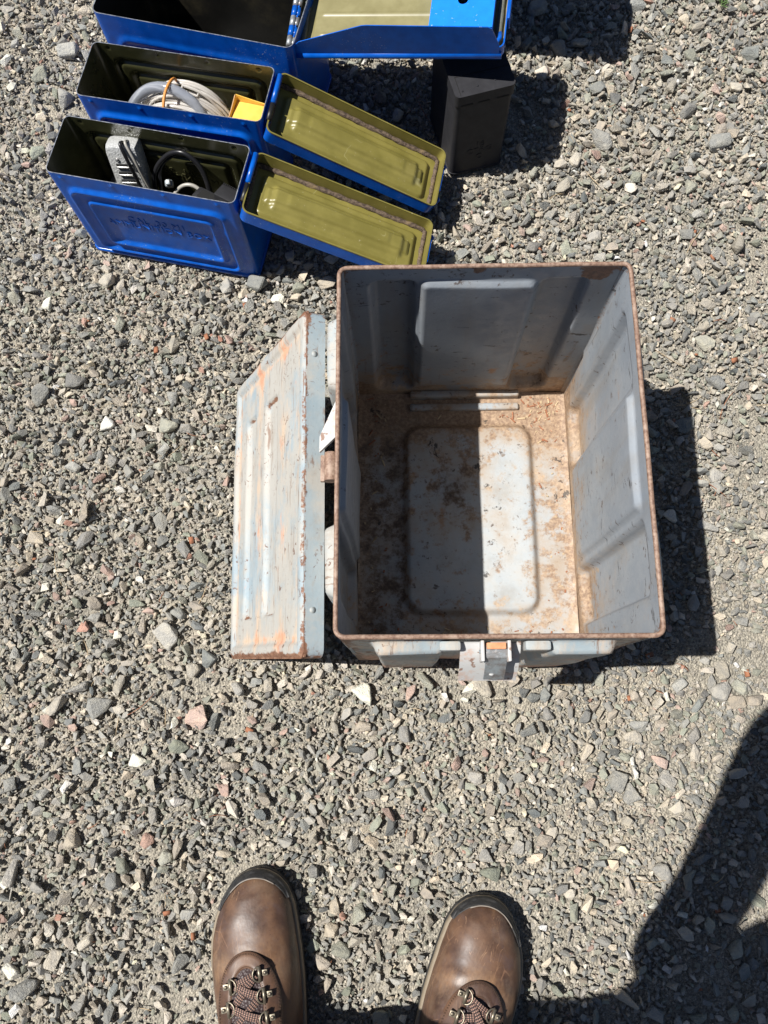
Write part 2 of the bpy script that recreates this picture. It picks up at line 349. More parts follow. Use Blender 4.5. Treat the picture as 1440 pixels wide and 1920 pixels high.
BIG = (.1169, .2568, -.0844); CA = (-.2862, .7769, -.2974); CB = (-.2443, .904, -.2799); CC = (-.191, 1.047, -.327)
BK = (.1936, .9180, .1748)
BOOTS = [(-.2255, -.189, rad(5), 1.), (.1060, -.254, rad(-26), -1.)]
def inside_any(x, y, m):
    res = np.zeros(len(x), bool)
    fp = [(*BIG, .32, .404), (*CA, .285, .1), (*CB, .285, .1), (*CC, .31, .16), (*BK, .096, .14), (-.2175, .285, -.08, .02, .40)]
    for (bx, by, a, bl, bw, ) in [(bx, by, a, l, w) for (bx, by, a, l, w) in [(p[0], p[1], p[2], p[3], p[4]) for p in fp]]:
        c, s2 = math.cos(a), math.sin(a); dx, dy = x-bx, y-by
        res |= (np.abs(c*dx+s2*dy) < bl/2+m) & (np.abs(-s2*dx+c*dy) < bw/2+m)
    for (bx, by, a, _) in BOOTS:
        c, s2 = math.cos(a), math.sin(a); dx, dy = x-bx, y-by
        lx, ly = c*dx+s2*dy, -s2*dx+c*dy
        res |= ((lx/(.060+m))**2+((ly+.075)/(.082+m))**2 < 1) | ((np.abs(lx) < .056+m) & (ly < -.075) & (ly > -.33-m))
    return res
def hull(n, sq, rough=.18, sub=0):
    bm = bmesh.new()
    for i in range(n):
        d = Vector(rng.normal(size=3)).normalized()*(1+rough*rng.normal())
        # crushed rock: push some directions onto planes
        d = Vector((max(-.82, min(.82, d.x)), max(-.78, min(.78, d.y)), max(-.8, min(.8, d.z))))
        bm.verts.new((d.x*sq[0], d.y*sq[1], d.z*sq[2]))
    r = bmesh.ops.convex_hull(bm, input=bm.verts)
    bmesh.ops.delete(bm, geom=[v for v in bm.verts if not v.link_faces], context='VERTS')
    bmesh.ops.dissolve_limit(bm, angle_limit=rad(9), verts=bm.verts, edges=bm.edges)
    if sub: bmesh.ops.bevel(bm, geom=list(bm.edges), offset=.07, segments=1, affect='EDGES')
    bmesh.ops.triangulate(bm, faces=bm.faces)
    me = bpy.data.meshes.new('stone'); bm.to_mesh(me); bm.free()
    return me
PAL = np.array([(.085, .095, .098), (.135, .147, .145), (.19, .195, .185), (.165, .18, .15), (.25, .238, .205), (.32, .29, .235), (.21, .19, .16), (.40, .375, .33), (.25, .18, .155), (.26, .14, .105), (.44, .38, .29), (.46, .45, .43)])
PW = np.array([.13, .19, .18, .13, .13, .075, .07, .045, .026, .004, .010, .009]); PW /= PW.sum()
def colours(n, bright=1.):
    c = PAL[rng.choice(len(PAL), n, p=PW)]*rng.uniform(.75, 1.3, (n, 1))*bright
    d = rng.uniform(0, .4, (n, 1)); return np.clip((1.58*c*(1-d)+np.array([.50, .465, .42])*d)*np.array([1.02, 1.0, .985]), .02, .7)
# stones: dart throwing for the big sizes, plain scatter for the small ones
X0, X1, Y0, Y1 = -.85, 1.0, -.62, 1.62
cells = {}
def throw(n, dlo, dhi, pw, pack):
    out = []
    tries = 0
    while len(out) < n and tries < n*12:
        tries += 1
        d = dlo+(dhi-dlo)*random.random()**pw; x = random.uniform(X0, X1); y = random.uniform(Y0, Y1)
        i, j = int(x//.031), int(y//.031); ok = True
        for a in (i-1, i, i+1):
            for b in (j-1, j, j+1):
                for (px, py, pd) in cells.get((a, b), ()):
                    if (px-x)**2+(py-y)**2 < (pack*(pd+d)/2)**2: ok = False; break
                if not ok: break
            if not ok: break
        if dhi < .017 and math.sin(x*9.1+2.3*math.sin(y*6.1))*math.sin(y*8.3+1.7*math.sin(x*7.7+1.)) > random.uniform(.35, 1.2): ok = False
        if ok: cells.setdefault((i, j), []).append((x, y, d)); out.append((x, y, d))
    return np.array(out)
big = np.concatenate([throw(420, .022, .038, 1.9, .85), throw(2400, .015, .023, 1.2, .8)])
mid = np.concatenate([throw(9000, .0095, .0155, 1.2, .70), throw(16000, .006, .0098, 1.1, .66)])
area = (X1-X0)*(Y1-Y0)
def scat(n, lo, hi, pw):
    d = lo+(hi-lo)*rng.random(n)**pw; return np.c_[rng.uniform(X0, X1, n), rng.uniform(Y0, Y1, n), d]
sm = np.concatenate([scat(90000, .0036, .0078, 1.3), scat(80000, .0018, .0038, 1.)])
def patch(x, y):  # sandy bare patches
    return np.sin(x*9.1+2.3*np.sin(y*6.1))*np.sin(y*8.3+1.7*np.sin(x*7.7+1.))
k = (patch(sm[:, 0], sm[:, 1]) < rng.uniform(.15, 1.2, len(sm))); sm = sm[k]
big = big[~inside_any(big[:, 0], big[:, 1], .013)]; mid = mid[~inside_any(mid[:, 0], mid[:, 1], .004)]
sm = sm[~inside_any(sm[:, 0], sm[:, 1], -.003)]
big = big[np.argsort(-big[:, 2])]
# which of the big stones lie in view (nearest sizes first): separate objects
inview = (big[:, 0] > -.66) & (big[:, 0] < .80) & (big[:, 1] > -.45) & (big[:, 1] < 1.33)
ind = big[inview][:300]; rest = np.concatenate([big[inview][300:], big[~inview], mid, sm])
SH = [hull(10+i//2, (1.08, rng.uniform(.52, .95), rng.uniform(.42, .78)), .26) for i in range(18)]
SHB = [hull(11+i//2, (1.05, rng.uniform(.52, .95), rng.uniform(.45, .75)), .26, 1) for i in range(20)]
for me in SH: me.materials.append(M['gravel'])
for me in SHB: me.materials.append(M['stone'])
cc = colours(len(ind), 1.05)
for i, (x, y, d) in enumerate(ind):
    me = SHB[i % len(SHB)]
    o = bpy.data.objects.new('stone', me); C.objects.link(o); o.parent = ground
    o.location = (x, y, d*random.uniform(.14, .30)); o.rotation_euler = (random.gauss(0, .3), random.gauss(0, .3), random.uniform(0, 6.28))
    k = d/2*random.uniform(1.1, 1.4); o.scale = (k, k*random.uniform(.85, 1.05), k*random.uniform(.8, 1.05)); o.color = (*cc[i], 1)
shapes = bpy.data.collections.new('stone_shapes')
for me in SH: shapes.objects.link(bpy.data.objects.new('stone_shape', me))
n = len(rest); d = rest[:, 2]
pz = np.where(d > .006, d*rng.uniform(.12, .46, n), -.003+rng.uniform(0, .0035, n))
gm = bpy.data.meshes.new('gravel'); gm.vertices.add(n); gm.vertices.foreach_set('co', np.c_[rest[:, :2], pz].astype(np.float32).ravel())
def att(nm, ty, key, a):
    t = gm.attributes.new(nm, ty, 'POINT'); t.data.foreach_set(key, a)
att('rot', 'FLOAT_VECTOR', 'vector', np.c_[rng.normal(0, .6, (n, 2)), rng.uniform(0, 6.28, n)].astype(np.float32).ravel())
att('scl', 'FLOAT_VECTOR', 'vector', (d[:, None]/2*rng.uniform(1.05, 1.5, (n, 3))).astype(np.float32).ravel())
att('idx', 'INT', 'value', rng.integers(0, len(SH), n).astype(np.int32))
col = colours(n); small = (d < .005)[:, None]; col = np.where(small, col*.6+np.array([.52, .48, .43])*.5, col)
att('col', 'FLOAT_COLOR', 'color', np.c_[col, np.ones(n)].astype(np.float32).ravel())
gravel = bpy.data.objects.new('gravel', gm); C.objects.link(gravel); gravel['kind'] = 'stuff'; gravel['label'] = 'crushed grey gravel covering the ground'
gm.materials.append(M['gravel'])
ng = bpy.data.node_groups.new('scatter_stones', 'GeometryNodeTree')
ng.interface.new_socket('Geometry', in_out='INPUT', socket_type='NodeSocketGeometry'); ng.interface.new_socket('Geometry', in_out='OUTPUT', socket_type='NodeSocketGeometry')
gi = ng.nodes.new('NodeGroupInput'); go = ng.nodes.new('NodeGroupOutput'); ip = ng.nodes.new('GeometryNodeInstanceOnPoints'); ci = ng.nodes.new('GeometryNodeCollectionInfo')
ci.inputs['Collection'].default_value = shapes; ci.inputs['Separate Children'].default_value = True; ci.inputs['Reset Children'].default_value = True
def na(nm, ty):
    q = ng.nodes.new('GeometryNodeInputNamedAttribute'); q.data_type = ty; q.inputs['Name'].default_value = nm; return q.outputs['Attribute']
er = ng.nodes.new('FunctionNodeEulerToRotation'); L_ = ng.links.new
L_(na('rot', 'FLOAT_VECTOR'), er.inputs[0]); L_(er.outputs[0], ip.inputs['Rotation']); L_(na('scl', 'FLOAT_VECTOR'), ip.inputs['Scale'])
L_(na('idx', 'INT'), ip.inputs['Instance Index']); ip.inputs['Pick Instance'].default_value = True
L_(gi.outputs[0], ip.inputs['Points']); L_(ci.outputs[0], ip.inputs['Instance']); L_(ip.outputs[0], go.inputs[0])
mo = gravel.modifiers.new('scatter', 'NODES'); mo.node_group = ng

# dry straw and bark bits between the stones
sb = MB()
for i in range(420):
    x, y = random.uniform(X0, X1), random.uniform(Y0, Y1)
    if inside_any(np.array([x]), np.array([y]), .01)[0]: continue
    a = random.uniform(0, 6.28); l = random.uniform(.006, .03) if i % 9 else .055; bend = random.uniform(-.5, .5); pts = []
    z0 = random.uniform(.002, .006)
    for t in range(5):
        pts.append((x, y, z0+.003*math.sin(t*.8))); x += math.cos(a)*l/4; y += math.sin(a)*l/4; a += bend*.5
    sb.tube(pts, random.uniform(.0003, .0007), 4, 0 if random.random() < .72 else 1, rr=[.0004, .0006, .0006, .0005, .0003] if i % 2 else None)
for i in range(110):
    x, y = random.uniform(X0, X1), random.uniform(Y0, Y1)
    if inside_any(np.array([x]), np.array([y]), .01)[0]: continue
    k = random.uniform(.001, .0035); sb.box((-k*1.6, -k, -k*.4), (k*1.6, k, k*.4), 1, 0, TR((x, y, random.uniform(.003, .007)), random.gauss(0, .4), random.gauss(0, .4), random.uniform(0, 6)))
straw = bpy.data.objects.new('dry_litter', sb.make('dry_litter', ['straw', 'bark'])); C.objects.link(straw); straw['kind'] = 'stuff'; straw['label'] = 'scattered dry straw and reddish bark bits on the gravel'

# ------------------------------------------------------------------ big weathered box
bw, bl, bh, bt = .3194, .4032, .3678, .0025
box = thing('ammunition_box', 'large open weathered steel box with rusty rim and grey inside, in front of the boots', 'ammunition box', (BIG[0], BIG[1], .004), BIG[2])
def wallgrid(length, chans, panel, dep=.0135, top=.335):
    """pressed relief (outward positive) over u in [-length/2,length/2], z"""
    u = np.linspace(-length/2, length/2, int(length/.0028)); zz = np.linspace(.004, bh-.004, 122)
    U, Z = np.meshgrid(u, zz, indexing='ij'); D = np.zeros_like(U)
    for (a, b) in chans:
        sd = sdbox(U, Z, (a+b)/2, (.035+top)/2, (b-a)/2+.004, (top-.035)/2+.004, .014); D += dep*(1-sstep(sd, -.008, .0005))
    if panel:
        a, b = panel; sd = sdbox(U, Z, (a+b)/2, (.055+top)/2, (b-a)/2+.003, (top-.055)/2+.003, .010); D -= .0062*(1-sstep(sd, -.005, .001))
    # dents
    D += .0011*np.sin(U*31+1.3*np.sin(Z*17))*np.sin(Z*23+.7)
    return U, Z, D
def wall(length, offs, rz, chans, panel, din):
    U, Z, D = wallgrid(length, chans, panel, .0175 if rz > 3 else .0135)
    P = np.stack([U, -(offs+D), Z], 2)          # outward = -y in wall frame
    dz = np.gradient(D, Z[0], axis=1); du = np.gradient(D, U[:, 0], axis=0)
    Nn = np.stack([-du, -np.ones_like(D), -dz], 2); Nn[..., 0] *= -1; Nn = np.stack([du*1.0, -np.ones_like(D), dz*1.0], 2); Nn /= np.linalg.norm(Nn, axis=2, keepdims=True)
    mb = MB(); mb.sheet(P, np.broadcast_to(np.array([0, -1., 0]), P.shape), bt, 0, 1)
    v = np.array(mb.v); z = v[:, 2]; u = v[:, 0]
    ed = np.minimum(np.abs(u+length/2), np.abs(u-length/2))
    wear = .38*np.exp(-ed/.010) + .46*np.exp(-(bh-z)/.014) + .2*np.exp(-z/.02) - .05
    dirt = din*1.15*np.exp(-z/.075) + .35*np.exp(-ed/.02)*np.exp(-z/.2)
    if rz == 0:
        offc = 1-sstep(-v[:, 1]-offs, .001, .010); dirt = dirt+.2; wear = wear+.36*offc
    if rz > 3: wear += 1.5*np.exp(-((u+.126)**2+(z-.350)**2)/.015**2)+.7*np.exp(-((u-.005)**2+(z-.362)**2)/.008**2)+.5*np.exp(-((u+.125)**2+(z-.30)**2)/.006**2)
    me = mb.make('wall', ['outp', 'in'], True, {'wear': wear, 'dirt': dirt, 'stain': (1.0 if rz > 3 else .6)*np.exp(-z/.06)*np.exp(-np.minimum(np.abs(u+.112), np.abs(u-.072)*1.6)/.035)+.28*np.exp(-z/.03)-.12})
    o = part('wall', me, box, Euler((0, 0, rz)).to_matrix().to_4x4()); return o
ch = ((-.124, -.076), (.069, .120)); pn = (-.066, .061)
wall(bw-.010, bl/2, 0, ((-.122, -.050), (.056, .121)), None, .8)
wall(bl-.010, bw/2, math.pi/2, ((-.156, -.081), (.074, .158)), (-.066, .060), .92)
wall(bw-.010, bl/2, math.pi, tuple((-b, -a) for a, b in ch), (-pn[1], -pn[0]), .85)
wall(bl-.010, bw/2, -math.pi/2, ((-.158, -.074), (.081, .156)), (-.060, .066), .5)
# rounded corner strips joining the walls
for sx2, sy2, a0 in ((1, -1, -90), (1, 1, 0), (-1, 1, 90), (-1, -1, 180)):
    cp = MB(); r = .0075; P = np.zeros((6, 40, 3)); Nn = np.zeros_like(P)
    for i in range(6):
        q = rad(a0-4+98*i/5)
        for j in range(40):
            P[i, j] = (sx2*(bw/2-r)+r*math.cos(q), sy2*(bl/2-r)+r*math.sin(q), .004+(bh-.01)*j/39); Nn[i, j] = (math.cos(q), math.sin(q), 0)
    cp.sheet(P, Nn, bt, 0, 1)
    zz = np.array(cp.v)[:, 2]
    part('corner_seam', cp.make('corner_seam', ['outp', 'in'], True, {'wear': .35+.0*zz, 'dirt': .6*np.exp(-zz/.06)}), box)
# rim: rolled edge tube
p, nn, _ = rrect(bw-.0018, bl-.0018, .0092, 20, 20, 7)
rt = MB(); rt.tube([(a, b, bh-.003+.0004*math.sin(i*.9)) for i, (a, b) in enumerate(p)], .0026, 10, 0, True)
part('rim', rt.make('rim', ['rim']), box)
# floor plate with raised pad
gx = np.linspace(-bw/2+.003, bw/2-.003, 130); gy = np.linspace(-bl/2+.003, bl/2-.003, 160)
GX, GY = np.meshgrid(gx, gy, indexing='ij')
sd = sdbox(GX, GY, .008, .003, .098, .145, .028)
pad = 1-sstep(sd, -.010, .001); GZ = .010+.0105*pad+.0008*np.sin(GX*40)*np.sin(GY*33)
edge = np.minimum(bw/2-np.abs(GX), bl/2-np.abs(GY)); GZ += .006*np.exp(-edge/.006)
P = np.stack([GX, GY, GZ], 2)
fb = MB(); fb.sheet(P, np.broadcast_to(np.array([0, 0, 1.]), P.shape), .003, 0, 1)
v = np.array(fb.v); sdv = sdbox(v[:, 0], v[:, 1], .008, .003, .092, .139, .024)
blot = np.exp(-(((v[:, 0]+.012)/.05)**2+((v[:, 1]-.055)/.06)**2))
wl_ = np.minimum(bw/2-np.abs(v[:, 0]), bl/2-np.abs(v[:, 1]))
dirt = .24+.24*sstep(sdv, -.024, .012)+.10*np.exp(-np.abs(sdv-.002)/.009)+.38*np.exp(-wl_/.016)+.36*blot+.38*sstep(v[:, 1], .07, .165)
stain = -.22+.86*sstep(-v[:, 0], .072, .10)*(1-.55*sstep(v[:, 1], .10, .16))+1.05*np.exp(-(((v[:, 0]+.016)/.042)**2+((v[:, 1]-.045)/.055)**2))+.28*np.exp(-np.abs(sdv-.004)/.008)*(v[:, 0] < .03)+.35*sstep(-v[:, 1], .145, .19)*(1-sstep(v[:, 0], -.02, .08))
part('floor_plate', fb.make('floor_plate', ['floor_in', 'outp'], True, {'dirt': dirt, 'wear': -.35+.0*dirt, 'stain': stain}), box)
for (yy, z1) in ((.1945, .024), (.176, .0165)):
    rb = MB(); rb.box((-.078, yy-.0055, .006), (.087, yy+.0055, z1), 0, .003)
    v = np.array(rb.v); part('floor_ridge', rb.make('floor_ridge', ['floor_in'], True, {'dirt': np.full(len(v), .46), 'wear': np.full(len(v), -.3)}), box)
# front latch
lt = part('latch', None, box)
lb = MB()
fy = -bl/2
A1 = np.array([[[x, y, z] for (y, z) in ((fy-.003, .330), (fy-.010, .326), (fy-.026, .306), (fy-.036, .286), (fy-.0385, .282))] for x in (-.035, -.030, -.010, .010, .022, .026)])
nrm = np.broadcast_to(np.array([0, -.75, .66]), A1.shape)
lb.sheet(A1, nrm, .0022, 0); sharp(part('latch_bracket', lb.make('latch_bracket', ['white']), lt))
lv = MB(); A2 = np.array([[[x, y-.004, z+.007] for (y, z) in ((fy-.004, .336), (fy-.014, .333), (fy-.026, .314), (fy-.033, .300), (fy-.034, .296))] for x in (-.0105, -.009, 0, .009, .0105)])
lv.sheet(A2, np.broadcast_to(np.array([0, -.75, .66]), A2.shape), .0025, 0)
lv.tube([(-.002, fy-.024, .3245), (-.002, fy-.0225, .3255)], .0028, 10, 1); lv.tube([(-.003, fy-.033, .3135), (-.003, fy-.0315, .3145)], .0028, 10, 1)
sharp(part('latch_lever', lv.make('latch_lever', ['latch', 'white']), lt))
for xx in (-.014, .0125):
    ck = MB(); ck.box((xx-.0018, fy-.022, .322), (xx+.0018, fy-.001, .345), 0, .0015); sharp(part('latch_cheek', ck.make('latch_cheek', ['white']), lt))
op = MB(); op.box((-.010, fy-.010, .330), (.009, fy-.0035, .347), 0, .001); sharp(part('latch_block', op.make('latch_block', ['primer']), lt))
pnm = MB(); pnm.tube([(-.017, fy-.012, .337), (.016, fy-.012, .337)], .002, 10); part('latch_pin', pnm.make('latch_pin', ['latch']), lt)
# tabs on both sides of the latch
for xx, w2 in ((-.046, .022), (.042, .026)):
    tb = MB(); tb.box((xx-w2/2, fy-.011, .318), (xx+w2/2, fy-.001, .340), 0, .003)
    v = np.array(tb.v); sharp(part('latch_tab', tb.make('latch_tab', ['outp'], True, {'wear': .25+0*v[:, 0], 'dirt': .3+0*v[:, 0]}), box))
# hinge bracket on the left wall
hb = part('hinge', None, box)
hx = -bw/2
h1 = MB(); P = np.array([[[hx-.002, .062, .335], [hx-.022, .020, .325]], [[hx-.002, .018, .335], [hx-.022, .002, .325]]]); h1.sheet(P, np.broadcast_to(np.array([-.4, 0, .9]), P.shape), .003, 0)
sharp(part('hinge_leaf', h1.make('hinge_leaf', ['white']), hb))
h2 = MB(); h2.tube([(hx-.010, -.028, .315), (hx-.010, .004, .315)], .0075, 14, 0); h2.box((hx-.022, -.027, .306), (hx-.0005, .003, .312), 0, .001); sharp(part('hinge_knuckle', h2.make('hinge_knuckle', ['rim']), hb))

# ------------------------------------------------------------------ big lid leaning on the box
ll, lw, ld = .405, .311, .0265
yw, th, pt = -.0808, 1.1076, .061
y0 = Vector((-math.sin(yw), math.cos(yw), 0)); u0 = Vector((math.cos(yw), math.sin(yw), 0)); z0 = Vector((0, 0, 1))
yv = y0*math.cos(pt)+z0*math.sin(pt); zv = z0*math.cos(pt)-y0*math.sin(pt)
uv_ = u0*math.cos(th)+zv*math.sin(th); nv = -u0*math.sin(th)+zv*math.cos(th)
o0 = Vector((-.2247, .2883, .016))
lid = thing('box_lid', 'peeling pale blue steel lid with three grooves leaning against the large box', 'lid')
lid.matrix_world = Matrix(((uv_.x, yv.x, nv.x, o0.x), (uv_.y, yv.y, nv.y, o0.y), (uv_.z, yv.z, nv.z, o0.z), (0, 0, 0, 1)))
# local: x 0..lw from lower to upper edge, y along, z outward. panel
gx = np.linspace(0.002, lw-.002, 130); gy = np.linspace(-ll/2+.002, ll/2-.002, 170); GX, GY = np.meshgrid(gx, gy, indexing='ij')
ed = -sdbox(GX, GY, lw/2, 0, lw/2, ll/2, .012)
GZ = -.004*(1-sstep(ed, 0, .006)) - .0045*sstep(ed, .014, .020)
GROOV = ((.078, .044), (.172, .052)); gd = np.full_like(GX, 1.)
for cx, w2 in GROOV:
    sdg = sdbox(GX, GY, cx, -.008, w2/2, .142, .010); GZ -= .0062*(1-sstep(sdg, -.0028, .0005)); gd = np.minimum(gd, np.abs(sdg+.002))
GZ += .0007*np.sin(GX*60+GY*9)*np.sin(GY*27)
P = np.stack([GX, GY, GZ], 2); lbm = MB(); lbm.sheet(P, np.broadcast_to(np.array([0, 0, 1.]), P.shape), .002, 0)
v = np.array(lbm.v); edv = -sdbox(v[:, 0], v[:, 1], lw/2, 0, lw/2, ll/2, .012)
gdv = np.full(len(v), 1.); ends = np.zeros(len(v)); between = np.zeros(len(v))
for cx, w2 in GROOV:
    sdg = sdbox(v[:, 0], v[:, 1], cx, -.008, w2/2, .142, .010); gdv = np.minimum(gdv, np.abs(sdg+.0025))
    ends = np.maximum(ends, np.exp(-np.minimum(np.abs(v[:, 1]+.148), np.abs(v[:, 1]-.132))/.005)*(np.abs(v[:, 0]-cx) < w2/2))
between = np.exp(-((v[:, 0]-.125)/.014)**2)+np.exp(-((v[:, 0]-.222)/.016)**2)
wear = .62*np.exp(-np.maximum(edv-.004, 0)/.005)+.50*np.exp(-gdv/.0026)+.36*ends+.25*np.exp(-np.abs(edv-.018)/.003)+.45*np.exp(-(v[:, 1]+ll/2)/.014)+.35*np.exp(-(ll/2-v[:, 1])/.010)*(v[:, 0] > lw*.7) - .14
part('lid_panel', lbm.make('lid_panel', ['outp'], True, {'wear': wear, 'dirt': .38*between+.5*np.exp(-np.abs(edv-.024)/.007)+.05}), lid)
p, nn, sd_ = rrect(lw, ll, .012, 60, 80, 6)
K = len(p); lv_ = np.array([-.0035, -.006, -.010, -.014, -.018, -.022, -ld]); P = np.zeros((K+1, len(lv_), 3)); Nn = np.zeros_like(P)
for i in range(K+1):
    q = i % K
    for j, zq in enumerate(lv_): P[i, j] = (p[q][0]+lw/2, p[q][1], zq); Nn[i, j] = (nn[q][0], nn[q][1], 0)
sk = MB(); sk.sheet(P, Nn, .002, 0); v = np.array(sk.v)
cornr = np.exp(-np.minimum(np.abs(v[:, 1]-ll/2), np.abs(v[:, 1]+ll/2))/.016)
part('lid_skirt', sk.make('lid_skirt', ['outp'], True, {'wear': .62*np.exp(-np.abs(v[:, 2]+.003)/.004)+.55*cornr-.02, 'dirt': -.36+.5*np.exp(-np.abs(v[:, 1]-.0)/.03)}), lid)
for yy in (-.150, .147):
    dm = MB(); dm.tube([(lw+.0002, yy, -.013), (lw+.0006, yy, -.013)], .0036, 16, 0); part('skirt_dimple', dm.make('skirt_dimple', ['outp']), lid)

# crumbs of dry leaf and grit on the box floor
cb = MB(); bx_ = Matrix.Translation((BIG[0], BIG[1], .004)) @ Matrix.Rotation(BIG[2], 4, 'Z')
for i in range(230):
    u = random.random()
    if u < .35: x, y = random.gauss(.11, .025), random.gauss(.165, .018)
    elif u < .7: x, y = random.uniform(-.145, .145), random.choice((-1, 1))*random.uniform(.155, .192)
    else: x, y = random.choice((-1, 1))*random.uniform(.112, .147), random.uniform(-.19, .19)
    if abs(x) > .150 or abs(y) > .193 or (abs(x) < .09 and .165 < y): continue
    k = random.uniform(.0005, .0016); l = k*random.choice((1.2, 1.5, 4.))
    cb.box((-l, -k*.7, -k*.4), (l, k*.7, k*.4), 0 if random.random() < .5 else 1, 0, bx_ @ TR((x, y, .0112), random.gauss(0, .3), random.gauss(0, .2), random.uniform(0, 6)))
crumbs = bpy.data.objects.new('leaf_crumbs', cb.make('leaf_crumbs', ['straw', 'bark'], False)); C.objects.link(crumbs); crumbs['kind'] = 'stuff'; crumbs['label'] = 'dry leaf crumbs and grit on the floor of the large box'
# small weed at the upper right
wd = MB()
for i in range(26):
    a = random.uniform(0, 6.28); l = random.uniform(.006, .016); r0 = random.uniform(0, .012); z1 = random.uniform(.006, .016); b0 = random.uniform(0, 6.28)
    p0 = Vector((r0*math.cos(b0), r0*math.sin(b0), .002)); p1 = p0+Vector((math.cos(a)*l, math.sin(a)*l, z1)); sd4 = Vector((-math.sin(a), math.cos(a), 0))*random.uniform(.0008, .0018); pm_ = p0.lerp(p1, .55)+Vector((0, 0, .002))
    wd.add([p0, pm_-sd4, p1, pm_+sd4, pm_+Vector((0, 0, -.0006))], [(0, 1, 2, 3), (0, 3, 4), (0, 4, 1), (2, 1, 4), (2, 4, 3)])
thing('weed', 'tiny green weed sprouting from the gravel at the upper right', 'weed', (.675, 1.145, .004), me=wd.make('weed', ['weed'], False))

# ------------------------------------------------------------------ blue cans
def can_shell(name, L, Wd, h, r, emb, t, mats, nl, nz, nw=10):
    p, nn, sd = rrect(L, Wd, r, nl, nw, 6); zz = np.linspace(.004, h, nz); K = len(p)
    Pq = np.repeat(p[:, None], nz, 1); Nq = np.repeat(nn[:, None], nz, 1); Z = np.repeat(zz[None], K, 0)
    D = emb(Pq[..., 0], Pq[..., 1], Z, np.repeat(sd[:, None], nz, 1))
    flare = 1+.028*np.exp(-Z/.05)*0
    outer = np.concatenate([Pq*flare[..., None]+Nq*D[..., None], Z[..., None]], 2)
    inner = np.concatenate([Pq+Nq*(D-t)[..., None], Z[..., None]], 2)
    f = [(i*nz+j, ((i+1) % K)*nz+j, ((i+1) % K)*nz+j+1, i*nz+j+1) for i in range(K) for j in range(nz-1)]
    mb = MB(); mb.add(outer.reshape(-1, 3), f, 0); mb.add(inner.reshape(-1, 3), [q[::-1] for q in f], 1)
    o, ii = outer[:, -1], inner[:, -1]
    mb.add(np.r_[o, ii], [(k, (k+1) % K, K+(k+1) % K, K+k) for k in range(K)], 2)
    return mb.make(name, mats)
def plate_rr(L, Wd, r, z0, z1, mats, name, over=0.):
    p, nn, _ = rrect(L, Wd, r, 6, 3, 6); K = len(p); mb = MB(); q = p+nn*over
    rings = [(p, z0), (q, z0+.001), (q, z1-.001), (p, z1)]
    v = [(a, b, zq) for P_, zq in rings for a, b in P_]
    f = [(j*K+k, j*K+(k+1) % K, (j+1)*K+(k+1) % K, (j+1)*K+k) for j in range(3) for k in range(K)]+[tuple(range(K))[::-1], tuple(3*K+k for k in range(K))]
    return mb.add(v, f).make(name, mats)
SL, SW, SHh = .277, .0955, .1925
def emb30(x, y, z, sd):
    D = np.zeros_like(x); m = (sd == 0) | (sd == 2)
    zc = .0895
    for hx2, hz2, rr in ((.115, .0715, .014), (.093, .0500, .008)):
        s1 = sdbox(x, z, 0, zc, hx2, hz2, rr); D += .0056*np.exp(-(s1/.0042)**2)
    for xx in (-.118, -.043, .034, .112):
        D += .0020*np.exp(-((x-xx)**2+(z-.1838)**2)/.0022**2)
    return np.where(m, D, 0)
shell30 = can_shell('body', SL, SW, SHh, .009, emb30, .0011, ['blue', 'olive_dark', 'edge'], 150, 100)
base30 = plate_rr(SL, SW, .009, 0, .007, ['blue'], 'base_seam', .0022)
floor30 = plate_rr(SL-.004, SW-.004, .008, .0075, .010, ['olive_dark'], 'inner_floor')
tA = text_mesh('lettering', 'CAL .30 M1\nAMMUNITION BOX', .0178, .0008, 'blue', False, .82)
tB = text_mesh('lettering_back', 'CAL .30 M1\nAMMUNITION BOX', .0178, .0008, 'olive_dark', True, .82)
hinge30 = MB(); hinge30.tube([(0, -.004, 0), (0, .044, 0)], .0042, 12, 0); hinge30.tube([(0, -.034, 0), (0, -.006, 0)], .0036, 12, 1); hinge30.box((-.006, -.034, -.018), (-.0025, .044, .002), 0, .001)
hinge30 = hinge30.make('hinge', ['blue', 'black_in'])
